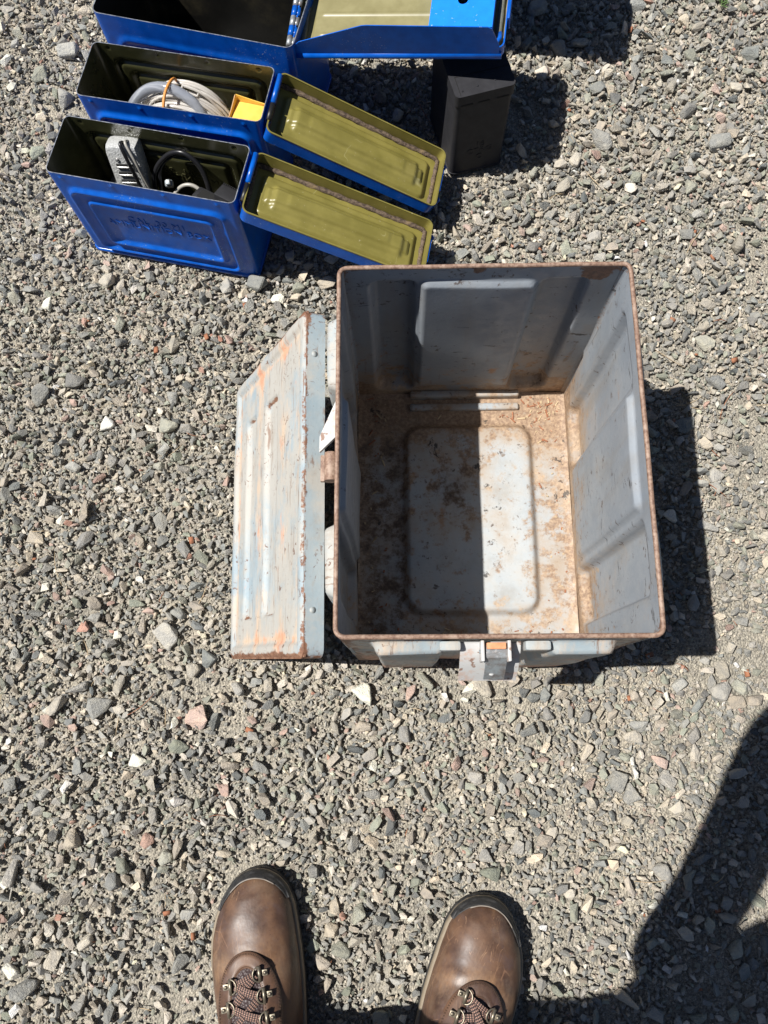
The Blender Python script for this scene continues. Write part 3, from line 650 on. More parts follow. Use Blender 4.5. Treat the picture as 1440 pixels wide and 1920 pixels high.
def tray(L, Wd, r, depth, mats, relief, nx=110, ny=50, name='lid'):
    """open tray: rim top z=0, plate at -depth; slot0 outside, slot1 inside, slot2 rim edge"""
    mb = MB(); t = .0011
    gx = np.linspace(.001, L-.001, nx); gy = np.linspace(-Wd/2+.001, Wd/2-.001, ny); GX, GY = np.meshgrid(gx, gy, indexing='ij')
    sdv = sdbox(GX, GY, L/2, 0, L/2, Wd/2, r)
    k = np.clip(-sdv, 0, None); sc = sstep(k, 0, .0)  # keep plate inside rounded outline
    GX2 = GX; GY2 = GY
    GZ = -depth+relief(GX, GY)
    # pull the corner vertices in onto the rounded outline
    out = sdv > -.0008
    cx = np.clip(GX, r, L-r); cy = np.clip(GY, -Wd/2+r, Wd/2-r); dx, dy = GX-cx, GY-cy; dl = np.hypot(dx, dy)+1e-9
    lim = np.minimum(dl, r-.0008); corner = (np.abs(dx) > 1e-6) & (np.abs(dy) > 1e-6)
    GX2 = np.where(corner, cx+dx/dl*lim, GX); GY2 = np.where(corner, cy+dy/dl*lim, GY)
    P = np.stack([GX2, GY2, GZ], 2); mb.sheet(P, np.broadcast_to(np.array([0, 0, 1.]), P.shape), t, 1, 0)
    p, nn, _ = rrect(L, Wd, r, 40, 14, 7); p = p+np.array([L/2, 0]); K = len(p)
    lev = [-depth-.001, -depth*.66, -depth*.33, 0]
    o = [(a+n_[0]*0, b+n_[1]*0, z) for z in lev for (a, b), n_ in zip(p, nn)]; i_ = [(a-n_[0]*t, b-n_[1]*t, z) for z in lev for (a, b), n_ in zip(p, nn)]
    f = [(j*K+k, j*K+(k+1) % K, (j+1)*K+(k+1) % K, (j+1)*K+k) for j in range(3) for k in range(K)]
    mb.add(o, f, 0); mb.add(i_, [q[::-1] for q in f], 1)
    ro = [(a+n_[0]*.0006, b+n_[1]*.0006, .0003) for (a, b), n_ in zip(p, nn)]; ri = [(a-n_[0]*(t+.0003), b-n_[1]*(t+.0003), .0003) for (a, b), n_ in zip(p, nn)]
    mb.add(ro+ri, [(k, (k+1) % K, K+(k+1) % K, K+k) for k in range(K)], 2)
    mb.add(ro+[(a, b, -.0012) for a, b, _ in ro], [(K+k, K+(k+1) % K, (k+1) % K, k) for k in range(K)], 2)
    return mb.make(name, mats)
LL, LW, LD = .277, .1025, .0225
def rel30(x, y):
    z = np.zeros_like(x)
    s1 = sdbox(x, y, LL/2, 0, LL/2-.016, LW/2-.0155, .010); z += .0062*(1-sstep(s1, -.005, .0))      # stepped panel
    s2 = sdbox(x, y, LL/2, 0, LL/2-.036, LW/2-.030, .006); z += .0048*(1-sstep(s2, -.006, .002))
    s3 = sdbox(x, y, LL/2, 0, LL/2-.027, .0125, .003); z += .0045*(1-sstep(s3, -.003, .001))
    s4 = sdbox(x, y, LL/2, 0, LL/2-.060, .010, .004); z += .0012*(1-sstep(s4, -.003, .002))
    return z + .0004*np.sin(x*70)*np.sin(y*90)
tray30 = tray(LL, LW, .010, LD, ['blue', 'olive', 'olive'], rel30)
def ring(L, Wd, r, inset, w, z, hgt, mats, name, wob=.0006):
    p, nn, _ = rrect(L-2*inset, Wd-2*inset, max(r-inset, .003), 40, 16, 6); K = len(p); mb = MB(); v = []
    for kk, (off, dz) in enumerate(((0, 0), (0, hgt), (-w*.5, hgt*1.25), (-w, hgt), (-w, 0))):
        for i, ((a, b), n_) in enumerate(zip(p, nn)):
            wv = wob*math.sin(i*1.7+kk)+wob*.7*math.sin(i*.61+2*kk); v.append((a+L/2+n_[0]*(off+wv), b+n_[1]*(off+wv), z+dz+wv*.5))
    f = [(j*K+k, j*K+(k+1) % K, (j+1)*K+(k+1) % K, (j+1)*K+k) for j in range(4) for k in range(K)]
    return mb.add(v, f).make(name, mats)
gask30 = ring(LL, LW, .010, .0014, .0062, -LD+.0005, .0035, ['gasket'], 'gasket')
ltc = MB(); ltc.box((LL+.0005, -.020, -.017), (LL+.0035, .020, -.001), 0, .001); ltc.tube([(LL+.003, -.030, -.006), (LL+.007, -.030, -.008), (LL+.006, -.030, -.045), (LL+.006, .030, -.045), (LL+.007, .030, -.008), (LL+.003, .030, -.006)], .0021, 8, 0)
ltc = ltc.make('lid_latch', ['blue'])
def small_can(label, loc, rz, pose):
    t = thing('ammunition_can', label, 'ammunition can', loc, rz, 'small open blue ammunition cans')
    part('body', shell30, t); part('base_seam', base30, t); part('inner_floor', floor30, t)
    part('lettering', tA, t, TR((0, -SW/2-.0002, .103), math.pi/2, 0, 0), 'raised letters CAL .30 M1 AMMUNITION BOX')
    part('lettering', tB, t, TR((0, SW/2-.0012, .103), math.pi/2, 0, 0), 'letters pressed through, mirrored')
    part('hinge', hinge30, t, TR((SL/2+.0065, 0, SHh-.010)))
    hx2, hz2, ph, dy, dyw, rl = pose
    m = Matrix.Translation((hx2, dy, hz2)) @ Matrix.Rotation(dyw, 4, 'Z') @ Matrix.Rotation(ph, 4, 'Y') @ Matrix.Rotation(rl, 4, 'X')
    ld2 = part('lid', tray30, t, m); part('gasket', gask30, ld2); part('lid_latch', ltc, ld2)
    return t
small_can('nearest small blue can with a silver vented device and black cable inside', (CA[0], CA[1], .003), CA[2], (.1467, .183, .363, 0, .012, -.072))
small_can('small blue can holding coiled clear tubing and a yellow box', (CB[0], CB[1], .003), CB[2], (.145, .183, .4326, 0, 0, 0))

# larger can behind
BL2, BW2, BH2 = .307, .156, .210
def emb50(x, y, z, sd):
    m = (sd == 0) | (sd == 2); s1 = sdbox(x, z, 0, .1, .125, .07, .02); return np.where(m, .0025*np.exp(-(s1/.005)**2), 0)
shell50 = can_shell('body', BL2, BW2, BH2, .012, emb50, .0012, ['blue', 'black_in', 'edge'], 90, 60)
base50 = plate_rr(BL2, BW2, .012, 0, .007, ['blue'], 'base_seam', .0022); floor50 = plate_rr(BL2-.004, BW2-.004, .01, .0075, .010, ['black_in'], 'inner_floor')
def rel50(x, y):
    z = np.zeros_like(x)
    s1 = sdbox(x, y, .15, 0, .150-.022, .0775-.016, .008); z += .0050*(1-sstep(s1, -.004, 0))
    for yy in (-.047, -.012, .022):
        z += .0022*np.exp(-((y-yy)/.0022)**2)*(1-sstep(np.abs(x-.15), .112, .118))
    return z
tray50 = tray(.306, .158, .010, .016, ['blue', 'khaki', 'blue'], rel50, 120, 70)
# side flange with cut-off profile (local x 0..L, rising above the tray rim)
prof = [(.004, -.014), (.300, -.014), (.300, .006), (.290, .034), (.284, .0370), (.118, .0405), (.110, .040), (.014, .012), (.006, .006), (.003, .0)]
def flange(y):
    mb = MB(); n_ = len(prof); v = [(a, y-.0007, b) for a, b in prof]+[(a, y+.0007, b) for a, b in prof]
    return mb.add(v, [tuple(range(n_)), tuple(range(n_, 2*n_))[::-1]]+[(k, n_+k, n_+(k+1) % n_, (k+1) % n_) for k in range(n_)]).make('side_flange', ['blue'], False)
fl50 = [flange(-.0802), flange(.0802)]
roll50 = []
for sg in (-1, 1):
    mb = MB(); mb.tube([(.002, sg*.0785, -.0135), (.303, sg*.0785, -.0135)], .0052, 14, 0); roll50.append(mb.make('rolled_edge', ['blue']))
gask50 = ring(.306, .158, .010, .006, .008, -.0155, .006, ['grey_gasket'], 'gasket', .0003)
kn = []
for k in range(9):
    mb = MB(); y1 = -.076+k*.017; mb.tube([(-.0045, y1, 0), (-.0045, y1+.0145, 0)], .0045, 12, 0); mb.box((-.003, y1+.001, -.004), (.004, y1+.0135, .001), 0); kn.append(mb.make('hinge_knuckle', ['blue' if k % 2 else 'latch'], True))
wl = MB(); wl.tube([(.288, -.072, -.004), (.296, -.070, .000), (.299, -.062, -.002), (.299, -.050, -.006)], .0032, 10, 0); wl = wl.make('wire_bail', ['blue'])
ltc50 = MB(); ltc50.box((.3065, -.03, -.02), (.31, .03, 0), 0, .001); ltc50 = ltc50.make('lid_latch', ['blue'])
P1, P2, P3 = Vector((-.070, .939, .183)), Vector((.235, .887, .217)), Vector((.260, .979, .222))
def lidframe(off):
    u = (P2-P1).normalized(); v = (P3-P2).normalized(); e = u.dot(v); u2 = (u-v*e*.5).normalized(); v2 = (v-u2*v.dot(u2)).normalized(); w = u2.cross(v2)
    o = P1+v2*.079+w*.018+Vector(off)
    return Matrix(((u2.x, v2.x, w.x, o.x), (u2.y, v2.y, w.y, o.y), (u2.z, v2.z, w.z, o.z), (0, 0, 0, 1)))
def large_can(label, loc, rz, off):
    t = thing('ammunition_can', label, 'ammunition can', loc, rz, 'wide blue ammunition cans')
    part('body', shell50, t); part('base_seam', base50, t); part('inner_floor', floor50, t)
    inv = (Matrix.Translation(loc) @ Matrix.Rotation(rz, 4, 'Z')).inverted()
    l = part('lid', tray50, t, inv @ lidframe(off))
    for m_ in fl50+roll50+kn+[gask50, wl, ltc50]: part(m_.name.split('.')[0], m_, l)
    return t
large_can('wide blue can with black inside and khaki lid opened flat, behind the two small cans', (CC[0], CC[1], .003), CC[2], (0, 0, 0))
large_can('unseen second wide blue can, added behind the first to cast a shadow', (CC[0]+.145, CC[1]+.205, .003), CC[2], (.145, .182, 0))  # copy beyond the top edge of view, put in for the shadow it throws
# bright plate in the lid of the wide can
fr = lidframe((0, 0, 0))
pm = MB(); hxx, hyy, hr = .243, -.013, .0072
oc_ = [(.197+.014*0, -.052), (.284, -.060), (.284, .062), (.197, .062)]
# plate as a grid with a round hole (outer ring of quads to hole circle)
n_ = 24; cir = [(hxx+hr*math.cos(2*math.pi*k/n_), hyy+hr*math.sin(2*math.pi*k/n_)) for k in range(n_)]
def ray(k):
    a = 2*math.pi*k/n_; dx, dy = math.cos(a), math.sin(a); ts = []
    if dx > 1e-9: ts.append((.288-hxx)/dx)
    if dx < -1e-9: ts.append((.199-hxx)/dx)
    if dy > 1e-9: ts.append((.064-hyy)/dy)
    if dy < -1e-9: ts.append((-.058-hyy)/dy)
    t = min(ts); return (hxx+dx*t, hyy+dy*t)
ext = [ray(k) for k in range(n_)]
for cxy in ((.288, .064), (.199, .064), (.199, -.058), (.288, -.058)):
    k = min(range(n_), key=lambda q: math.hypot(ext[q][0]-cxy[0], ext[q][1]-cxy[1])); ext[k] = cxy
zt = .0135
v = [(a, b, zt) for a, b in cir]+[(a, b, zt) for a, b in ext]+[(a, b, zt-.0015) for a, b in cir]+[(a, b, zt-.0015) for a, b in ext]
f = []
for k in range(n_):
    q = (k+1) % n_; f += [(k, n_+k, n_+q, q), (2*n_+k, 2*n_+q, 3*n_+q, 3*n_+k), (n_+k, 3*n_+k, 3*n_+q, n_+q), (k, q, 2*n_+q, 2*n_+k)]
pm.add(v, f); pm.box((.199, -.050, -.0105), (.2005, .064, zt-.0005)); pm.box((.2865, -.058, -.0105), (.288, .064, zt-.0005)); pm.box((.199, -.0585, zt-.003), (.206, -.057, zt))
plate = thing('metal_plate', 'bright blue metal plate with a round hole, lying in the khaki lid', 'metal plate', me=pm.make('metal_plate', ['plate'], False)); plate.matrix_world = fr

# ------------------------------------------------------------------ black box under the lid
KB = thing('black_box', 'matt black upright box with its lid shut, under the wide blue lid', 'ammunition box', (BK[0], BK[1], .003), BK[2])
kw, kd, kh = .089, .126, .160
def embk(x, y, z, sd): return np.where(sd == 0, 0.0012*np.exp(-(sdbox(x, z, 0, .08, .036, .07, .008)/.003)**2), 0)*0 + .0
part('body', can_shell('body', kw, kd, kh, .008, embk, .002, ['black', 'black', 'black'], 6, 12, 6), KB)
part('base_seam', plate_rr(kw, kd, .008, 0, .005, ['black'], 'base_seam', .0012), KB)
lidk = plate_rr(kw+.0035, kd+.004, .008, kh-.006, kh+.0135, ['black'], 'lid', .0)
lk = sharp(part('lid', lidk, KB), 50)
sm_ = MB(); sm_.box((-kw/2+.006, -kd/2+.0335, kh+.0133), (kw/2+.001, -kd/2+.0345, kh+.0139)); sm_.box((-kw/2+.006, -kd/2+.001, kh+.0133), (-kw/2+.007, -kd/2+.034, kh+.0139)); part('lid_seam', sm_.make('lid_seam', ['dark'], False), lk)
for xx, yy in ((-.034, -.055), (-.010, -.052), (.018, -.049), (-.028, -.028)):
    rv = MB(); rv.tube([(xx, yy, kh+.0133), (xx, yy, kh+.0145)], .0014, 8, 0); part('rivet', rv.make('rivet', ['black']), lk)
for xx in (-.028, -.002, .027):
    sc = MB(); sc.box((xx-.009, -kd/2-.0026, kh-.0055), (xx+.009, -kd/2-.0015, kh-.0035)); part('lid_slot', sc.make('lid_slot', ['dark'], False), lk)
part('lettering', text_mesh('lettering', '16\nCTRG\nC', .0155, .0006, 'black', False, .95), KB, TR((.002, -kd/2-.0001, .058), math.pi/2, 0, 0))

# ------------------------------------------------------------------ things in the cans
def world(b, p): c, s2 = math.cos(b[2]), math.sin(b[2]); return Vector((b[0]+c*p[0]-s2*p[1], b[1]+s2*p[0]+c*p[1], p[2]+.003))
def spline(pts, n=10, closed=False):
    P = [Vector(p) for p in pts]; out = []
    N = len(P)
    for i in range(N if closed else N-1):
        p0, p1, p2, p3 = P[(i-1) % N if closed else max(i-1, 0)], P[i], P[(i+1) % N], P[(i+2) % N if closed else min(i+2, N-1)]
        for k in range(n):
            t = k/n; out.append(.5*((2*p1)+(p2-p0)*t+(2*p0-5*p1+4*p2-p3)*t*t+(3*p1-p0-3*p2+p3)*t**3))
    if not closed: out.append(P[-1])
    return out
# silver device leaning inside the nearest can
dev = thing('vented_device', 'hammered silver device with slots leaning inside the nearest can', 'device')
dev.matrix_world = Matrix.Translation(world(CA, (-.046, -.010, .022))) @ Matrix.Rotation(CA[2], 4, 'Z') @ Matrix.Rotation(-.30, 4, 'X') @ Matrix.Rotation(-.07, 4, 'Y') @ Matrix.Rotation(.12, 4, 'Z')
mb = MB(); mb.box((-.0245, -.017, 0), (.0245, .017, .158), 0, .010); sharp(part('case', mb.make('case', ['hammer']), dev), 40)
for k in range(8):
    mb = MB(); z = .128-k*.0128; mb.box((-.012, -.0182, z), (.013, -.0168, z+.0036), 1); mb.box((-.012, -.0196, z-.0026), (.013, -.0166, z+.0002), 0, .0006); part('vent', mb.make('vent', ['slot', 'dark']), dev)
mb = MB(); mb.tube([(-.008, -.0183, .138), (-.008, -.0166, .138)], .0028, 12); part('screw', mb.make('screw', ['latch']), dev)
mb = MB(); mb.tube(spline([(.006, .004, .150), (.004, -.016, .163), (.010, -.023, .140), (.016, -.0225, .100), (.024, -.021, .055), (.032, -.020, .02)]), .0026, 8); part('power_lead', mb.make('power_lead', ['cable']), dev)
mb = MB(); mb.tube(spline([(.010, .006, .152), (.010, -.012, .1625), (.019, -.020, .140), (.0245, -.018, .105), (.030, -.012, .06)]), .0021, 8); part('pale_lead', mb.make('pale_lead', ['pale_cable']), dev)
# black box beside the device
mb = MB(); mb.box((-.020, -.016, 0), (.020, .016, .085), 0, .003); t = thing('power_adapter', 'black adapter low beside the silver device in the nearest can', 'adapter', me=mb.make('power_adapter', ['plastic'])); sharp(t)
t.matrix_world = Matrix.Translation(world(CA, (-.078, .012, .012))) @ Matrix.Rotation(CA[2], 4, 'Z')
# cable loop
mb = MB()
pts = [(-.028, -.022, .03), (-.019, .000, .080), (-.018, .022, .125), (.004, .038, .152), (.032, .040, .163), (.055, .034, .146), (.066, .020, .115), (.066, .006, .07), (.050, -.010, .03)]
mb.tube([world(CA, p) for p in spline(pts, 12)], .0036, 10)
pts = [(-.020, -.020, .03), (-.012, .004, .085), (-.010, .028, .130), (.010, .040, .150), (.034, .042, .158), (.053, .036, .140), (.062, .024, .110), (.060, .008, .06)]
mb.tube([world(CA, p) for p in spline(pts, 12)], .0032, 10)
thing('cable', 'black looped cable inside the nearest can', 'cable', me=mb.make('cable', ['cable']))
mb = MB(); pts = [(-.002, -.012, .055), (.002, .004, .088), (.018, .020, .108), (.038, .024, .112), (.056, .018, .100), (.062, .008, .075)]
mb.tube([world(CA, p) for p in spline(pts, 10)], .0029, 10); thing('cable', 'pale grey cable arching below the black loop', 'cable', me=mb.make('cable', ['pale_cable']))
# plugs
mb = MB(); mb.box((-.024, -.012, 0), (.024, .012, .055), 0, .0035); mb.box((-.016, -.008, .055), (.014, .008, .0556), 1, 0); t = thing('power_adapter', 'dark grey adapter block at the hinge end of the nearest can', 'adapter', me=mb.make('power_adapter', ['plastic', 'dark'])); sharp(t)
t.matrix_world = Matrix.Translation(world(CA, (.070, -.014, .075))) @ Matrix.Rotation(CA[2]-.3, 4, 'Z') @ Matrix.Rotation(-.25, 4, 'X')
cn = thing('cable_connector', 'black flat connector with small ribs in the corner of the nearest can', 'connector'); cn.matrix_world = Matrix.Translation(world(CA, (.103, -.006, .088))) @ Matrix.Rotation(CA[2]-.32, 4, 'Z') @ Matrix.Rotation(-.2, 4, 'X')
mb = MB(); mb.box((-.020, -.012, 0), (.018, .012, .05), 0, .002); sharp(part('shell', mb.make('shell', ['plastic']), cn))
for k in range(12):
    mb = MB(); mb.box((-.019+k*.0031, .0118, .044), (-.0175+k*.0031, .0142, .0505)); part('rib', mb.make('rib', ['plastic'], False), cn)
mb = MB(); mb.box((-.006, -.005, -.006), (.006, .005, .006), 0, .0025); mb.box((-.003, -.004, .005), (.004, .004, .012), 0, .0015); t = thing('plug', 'small grey plug inside the black cable loop', 'plug', me=mb.make('plug', ['latch'])); t.matrix_world = Matrix.Translation(world(CA, (.002, .020, .112))) @ Matrix.Rotation(.4, 4, 'X')
# tubing coil in the second can
mb = MB()
def loopc(cx, cz, a, b, y, tilt, ph0, turns, n, wob, seed):
    rr = random.Random(seed); out = []
    for i in range(int(n*turns)+1):
        q = ph0+2*math.pi*i/n; k = 1+wob*math.sin(q*1.3+seed)
        out.append((cx+a*k*math.cos(q), y+tilt*math.sin(q)+.004*math.sin(q*.37+seed), cz+b*k*math.sin(q)))
    return out
for k in range(18):
    a = .056+.0052*(k % 5)+.0005*k; yk = .031-.0032*k
    mb.tube([world(CB, p) for p in loopc(-.012+.002*(k % 2), .088, a, .058+.004*(k % 3), yk, .006, .3*k, 1.0, 44, .05, k)], .0024, 8, 0, True)
coil = thing('tubing_coil', 'coil of thin clear tubing tied with an orange band in the second can', 'tubing', me=None)
part('tubing', mb.make('tubing', ['tube']), coil)
mb = MB(); pts = [world(CB, p) for p in spline([(-.094, -.016, .088), (-.096, -.008, .110), (-.080, .004, .136), (-.052, .012, .156), (-.018, .012, .161), (.014, .004, .150), (.030, -.006, .132)], 12)]
mb.tube(pts, .0078, 16); mb.tube([pts[-1]-(pts[-1]-pts[-2]).normalized()*.002, pts[-1]+(pts[-1]-pts[-2]).normalized()*.012], .0055, 12, 1)
part('thick_hose', mb.make('thick_hose', ['hose', 'tube']), coil)
mb = MB(); ctr = (-.020, .004, .148); pp = []
for i in range(28):
    q = 2*math.pi*i/28; pp.append(world(CB, (ctr[0]+.0012*math.sin(2*q), ctr[1]+.032*math.cos(q), ctr[2]+.0235*math.sin(q))))
mb.tube(pp, .0022, 8, 0, True); mb.tube([world(CB, (-.021, -.026, .138)), world(CB, (-.017, -.030, .132)), world(CB, (-.010, -.031, .135))], .0016, 8)
part('band', mb.make('band', ['orange']), coil)
# yellow card box
yb = thing('cardboard_box', 'yellow cardboard box with one flap up, in the corner of the second can', 'box'); yb.matrix_world = Matrix.Translation(world(CB, (.104, -.004, .012))) @ Matrix.Rotation(CB[2]-.05, 4, 'Z')
mb = MB(); mb.box((-.0265, -.034, 0), (.024, .022, .136), 0, .001); sharp(part('carton', mb.make('carton', ['card']), yb))
mb = MB(); P = np.array([[[-.0275, -.034, .134], [-.0295, -.034, .139]], [[-.0275, .0, .134], [-.029, .0, .142]], [[-.0275, .022, .134], [-.0285, .023, .147]]]); mb.sheet(P, np.broadcast_to(np.array([-1., 0, 0]), P.shape), .0012, 1, 0)
P = np.array([[[-.0265, .0225, .134], [-.0275, .024, .146]], [[.0, .0225, .134], [.0, .0235, .141]], [[.024, .0225, .134], [.024, .0228, .138]]]); mb.sheet(P, np.broadcast_to(np.array([0, -1., 0]), P.shape), .0012, 0, 0); part('flap', mb.make('flap', ['card', 'card_in'], False), yb)
mb = MB(); mb.tube([world(CB, (.000, -.020, .078)), world(CB, (.030, -.016, .074))], .0085, 14); t = thing('hose_fitting', 'pale grey hose fitting lying below the tubing coil', 'fitting', me=mb.make('hose_fitting', ['pale_cable']))

# ------------------------------------------------------------------ the photographer: boots and body
def interp(x, xs, ys): return np.interp(x, xs, ys)
ps = [0, .004, .012, .025, .045, .07, .10, .13, .17, .21, .26, .295, .31]
pw_ = [.006, .018, .029, .0395, .0485, .0535, .0555, .0550, .0510, .0465, .0445, .037, .022]
ph_ = [.034, .044, .052, .060, .067, .072, .079, .090, .112, .150, .19, .19, .17]
px_ = [0, 0, 0, 0, 0, 0, 0, 0, 0, 0, 0, 0, 0]
NP = 2.25
def boot_w(s): return float(interp(s, ps, pw_))
def boot_h(s): return float(interp(s, ps, ph_))
def asym(s): return .010*math.exp(-((s-.01)/.05)**2)   # toe tip bends inward
Z0 = .026
def ztop(x, s, m):
    w = boot_w(s); h = boot_h(s); k = min(.985, abs((x-m*asym(s))/w)); return Z0+(h-Z0)*(1-k**NP)**(1/NP)
def smooth_profile(y, n):
    return y
def make_boot(parent, bx, by, rz, m):
    b = part('boot', None, parent, Matrix.Translation((bx, by, .0)) @ Matrix.Rotation(rz, 4, 'Z'))
    SS = np.r_[np.linspace(0, .03, 14)[:-1], np.linspace(.03, .31, 60)]; na = 40; v = []; wear = []
    # gentle crease at the ball of the foot
    for s_ in SS:
        w, h = boot_w(s_), boot_h(s_)
        for k in range(na+1):
            q = math.pi*k/na; c, sn = math.cos(q), math.sin(q)
            x = w*math.copysign(abs(c)**(2/NP), c); z = Z0-.002+(h-Z0)*abs(sn)**(2/NP)
            cre = -.0032*math.exp(-((s_-.088-.02*x/w*m)/.006)**2)-.0022*math.exp(-((s_-.104+.012*x/w)/.005)**2)-.0012*math.exp(-((s_-.072-.012*x/w*m)/.004)**2)
            z += cre*sn+.0008*math.sin(s_*95+x*60)*sn
            v.append((x+m*asym(s_), -s_-.006, z)); wear.append(.5*math.exp(-((s_-.10)/.035)**2)+.35*math.exp(-(s_/.02)**2)-.15*math.exp(-((s_-.05)/.02)**2))
    n1 = na+1; f = [(i*n1+k, i*n1+k+1, (i+1)*n1+k+1, (i+1)*n1+k) for i in range(len(SS)-1) for k in range(na)]
    v.append((m*asym(0), -.006, Z0)); wear.append(0); f += [(k+1, k, len(v)-1) for k in range(na)]
    me = mesh('upper', v, f, ['leather'], None, True, {'wear': wear}); up = part('upper', me, b)
    sub = up.modifiers.new('smooth', 'SMOOTH'); sub.factor = .5; sub.iterations = 2
    # shaft
    sh = MB(); P = []
    for z, cy, rx, ry in ((.10, -.232, .047, .070), (.15, -.236, .046, .064), (.19, -.240, .048, .062)):
        P.append([(rx*math.cos(2*math.pi*k/24), cy+ry*math.sin(2*math.pi*k/24), z) for k in range(24)])
    sh.add([p for r in P for p in r], [(i*24+k, i*24+(k+1) % 24, (i+1)*24+(k+1) % 24, (i+1)*24+k) for i in range(2) for k in range(24)])
    part('shaft', sh.make('shaft', ['leather']), b)
    # outline loops for sole
    def outline(off, n=70):
        pts = []
        s_l = np.r_[np.linspace(0, .03, 16)[:-1], np.linspace(.03, .31, 34)]
        for s_ in s_l: pts.append((boot_w(s_)+m*asym(s_), -s_-.006))
        for s_ in s_l[::-1]: pts.append((-boot_w(s_)+m*asym(s_), -s_-.006))
        P = np.array(pts); c = P.mean(0); T = np.roll(P, -1, 0)-np.roll(P, 1, 0); Nn = np.c_[-T[:, 1], T[:, 0]]; Nn /= np.linalg.norm(Nn, axis=1, keepdims=True)+1e-9
        Nn *= np.sign(((P-c)*Nn).sum(1, keepdims=True)); return P+Nn*off
    def slab(name, levels, mat):
        K = None; v = []; 
        for off, z in levels:
            o_ = outline(off); K = len(o_); v += [(a, b_, z) for a, b_ in o_]
        L2 = len(levels); f = [(j*K+k, j*K+(k+1) % K, (j+1)*K+(k+1) % K, (j+1)*K+k) for j in range(L2-1) for k in range(K)]+[tuple(range(K))[::-1], tuple((L2-1)*K+k for k in range(K))]
        return part(name, mesh(name, v, f, [mat]), b)
    slab('outsole', [(.001, .003), (.0035, .005), (.004, .014), (.0028, .017)], 'rubber')
    slab('midsole', [(.0026, .017), (.0034, .019), (.003, .026), (.0015, .0285), (-.001, .029)], 'midsole')
    # rubber toe bumper: strip over the front of the upper
    def surf(s_, q, off):
        w, h = boot_w(s_)+off, boot_h(s_)+off; c, sn = math.cos(q), math.sin(q)
        return (w*math.copysign(abs(c)**(2/NP), c)+m*asym(s_), -s_-.006+off*(.9 if s_ < .02 else 0), Z0-.003+(h-Z0)*abs(sn)**(2/NP))
    O_ = outline(0.); K_ = len(O_); tip = int(np.argmax(O_[:, 1]))
    half = [i for i in range(K_) if O_[i, 1] > -.052]
    # order the toe outline from one flank over the tip to the other
    h1_ = [i for i in half if O_[i, 0]-m*asym(0) >= 0]; h2_ = [i for i in half if O_[i, 0]-m*asym(0) < 0]
    seq = sorted(h1_, key=lambda i: O_[i, 1]) + sorted(h2_, key=lambda i: -O_[i, 1])
    pl = O_[seq]; al = np.r_[0, np.cumsum(np.hypot(*np.diff(pl, axis=0).T))]; tt = np.linspace(0, al[-1], 61)
    ox = np.interp(tt, al, pl[:, 0]); oy = np.interp(tt, al, pl[:, 1])
    for _ in range(6): ox[1:-1] = (ox[:-2]+ox[1:-1]*2+ox[2:])/4; oy[1:-1] = (oy[:-2]+oy[1:-1]*2+oy[2:])/4
    tx, ty = np.gradient(ox), np.gradient(oy); tl = np.hypot(tx, ty); nx_, ny_ = -ty/tl, tx/tl
    sgn = -np.sign((nx_*(0-ox)+ny_*(-.12-oy))[30]); nx_, ny_ = nx_*sgn, ny_*sgn
    rows = []
    for i in range(61):
        a = abs(-1+2*i/60); d_ = .0036*(1-a**1.8)+.0006; col_ = [(ox[i]+nx_[i]*.0034, oy[i]+ny_[i]*.0034, .024), (ox[i]+nx_[i]*.0034, oy[i]+ny_[i]*.0034, .031)]
        for t in (.0, .12, .3, .5, .75, 1.):
            px, py = ox[i]-nx_[i]*(d_*t), oy[i]-ny_[i]*(d_*t); s_ = max(.0006, -py-.006); zt_ = ztop(px-m*asym(s_)*0, s_, m)
            col_.append((px+nx_[i]*.0022*(1-t), py+ny_[i]*.0022*(1-t), max(.033, zt_)+.0022))
        col_.append((px-nx_[i]*.001, py-ny_[i]*.001, zt_-.002)); rows.append(col_)
    P = np.array(rows); P[:, 2:, 2] = (np.roll(P, 1, 0)+P*2+np.roll(P, -1, 0))[:, 2:, 2]/4; P = P[1:-1]
    mb = MB(); nc_ = P.shape[1]; mb.add(P.reshape(-1, 3), [(i*nc_+j, i*nc_+j+1, (i+1)*nc_+j+1, (i+1)*nc_+j) for i in range(len(P)-1) for j in range(nc_-1)])
    part('toe_bumper', mb.make('toe_bumper', ['rubber']), b)
    mb = MB(); mb.tube([tuple(q) for q in P[12:46, nc_-2]], .0008, 6); part('bumper_trim', mb.make('bumper_trim', ['trim']), b)
    # planar overlay patches, dropped on the upper
    def over(x, s_, lift): return (x, -s_-.006, ztop(x, s_, m)+lift)
    def outerU(a):  # a in [-1,1]; U shaped edge of eyestay
        if abs(a) < .5: q = a/.5*math.pi/2; return (.0400*math.sin(q), .148-.064*math.cos(q)-.004)
        k = (abs(a)-.5)/.5; return (math.copysign(.0400-.004*k, a), .144+.10*k)
    def innerU(a):
        if abs(a) < .5: q = a/.5*math.pi/2; return (.0185*math.sin(q), .132-.034*math.cos(q))
        k = (abs(a)-.5)/.5; return (math.copysign(.0185+.006*k, a), .132+.10*k)
    ax = -.003*m
    mb = MB(); NA = 60; rows = []
    for i in range(NA+1):
        a = -1+2*i/NA; (xo, so), (xi, si) = outerU(a), innerU(a)
        rows.append([over(ax+xo+(xi-xo)*t, so+(si-so)*t, .0026 if 0 < t < 1 else .0004) for t in (0, .06, .35, .65, .94, 1)])
    P = np.array(rows); mb.add(P.reshape(-1, 3), [(i*6+j, (i+1)*6+j, (i+1)*6+j+1, i*6+j+1) for i in range(NA) for j in range(5)])
    mo_ = mb.make('eyestay', ['leather']); part('eyestay', mo_, b)
    sb_ = MB()
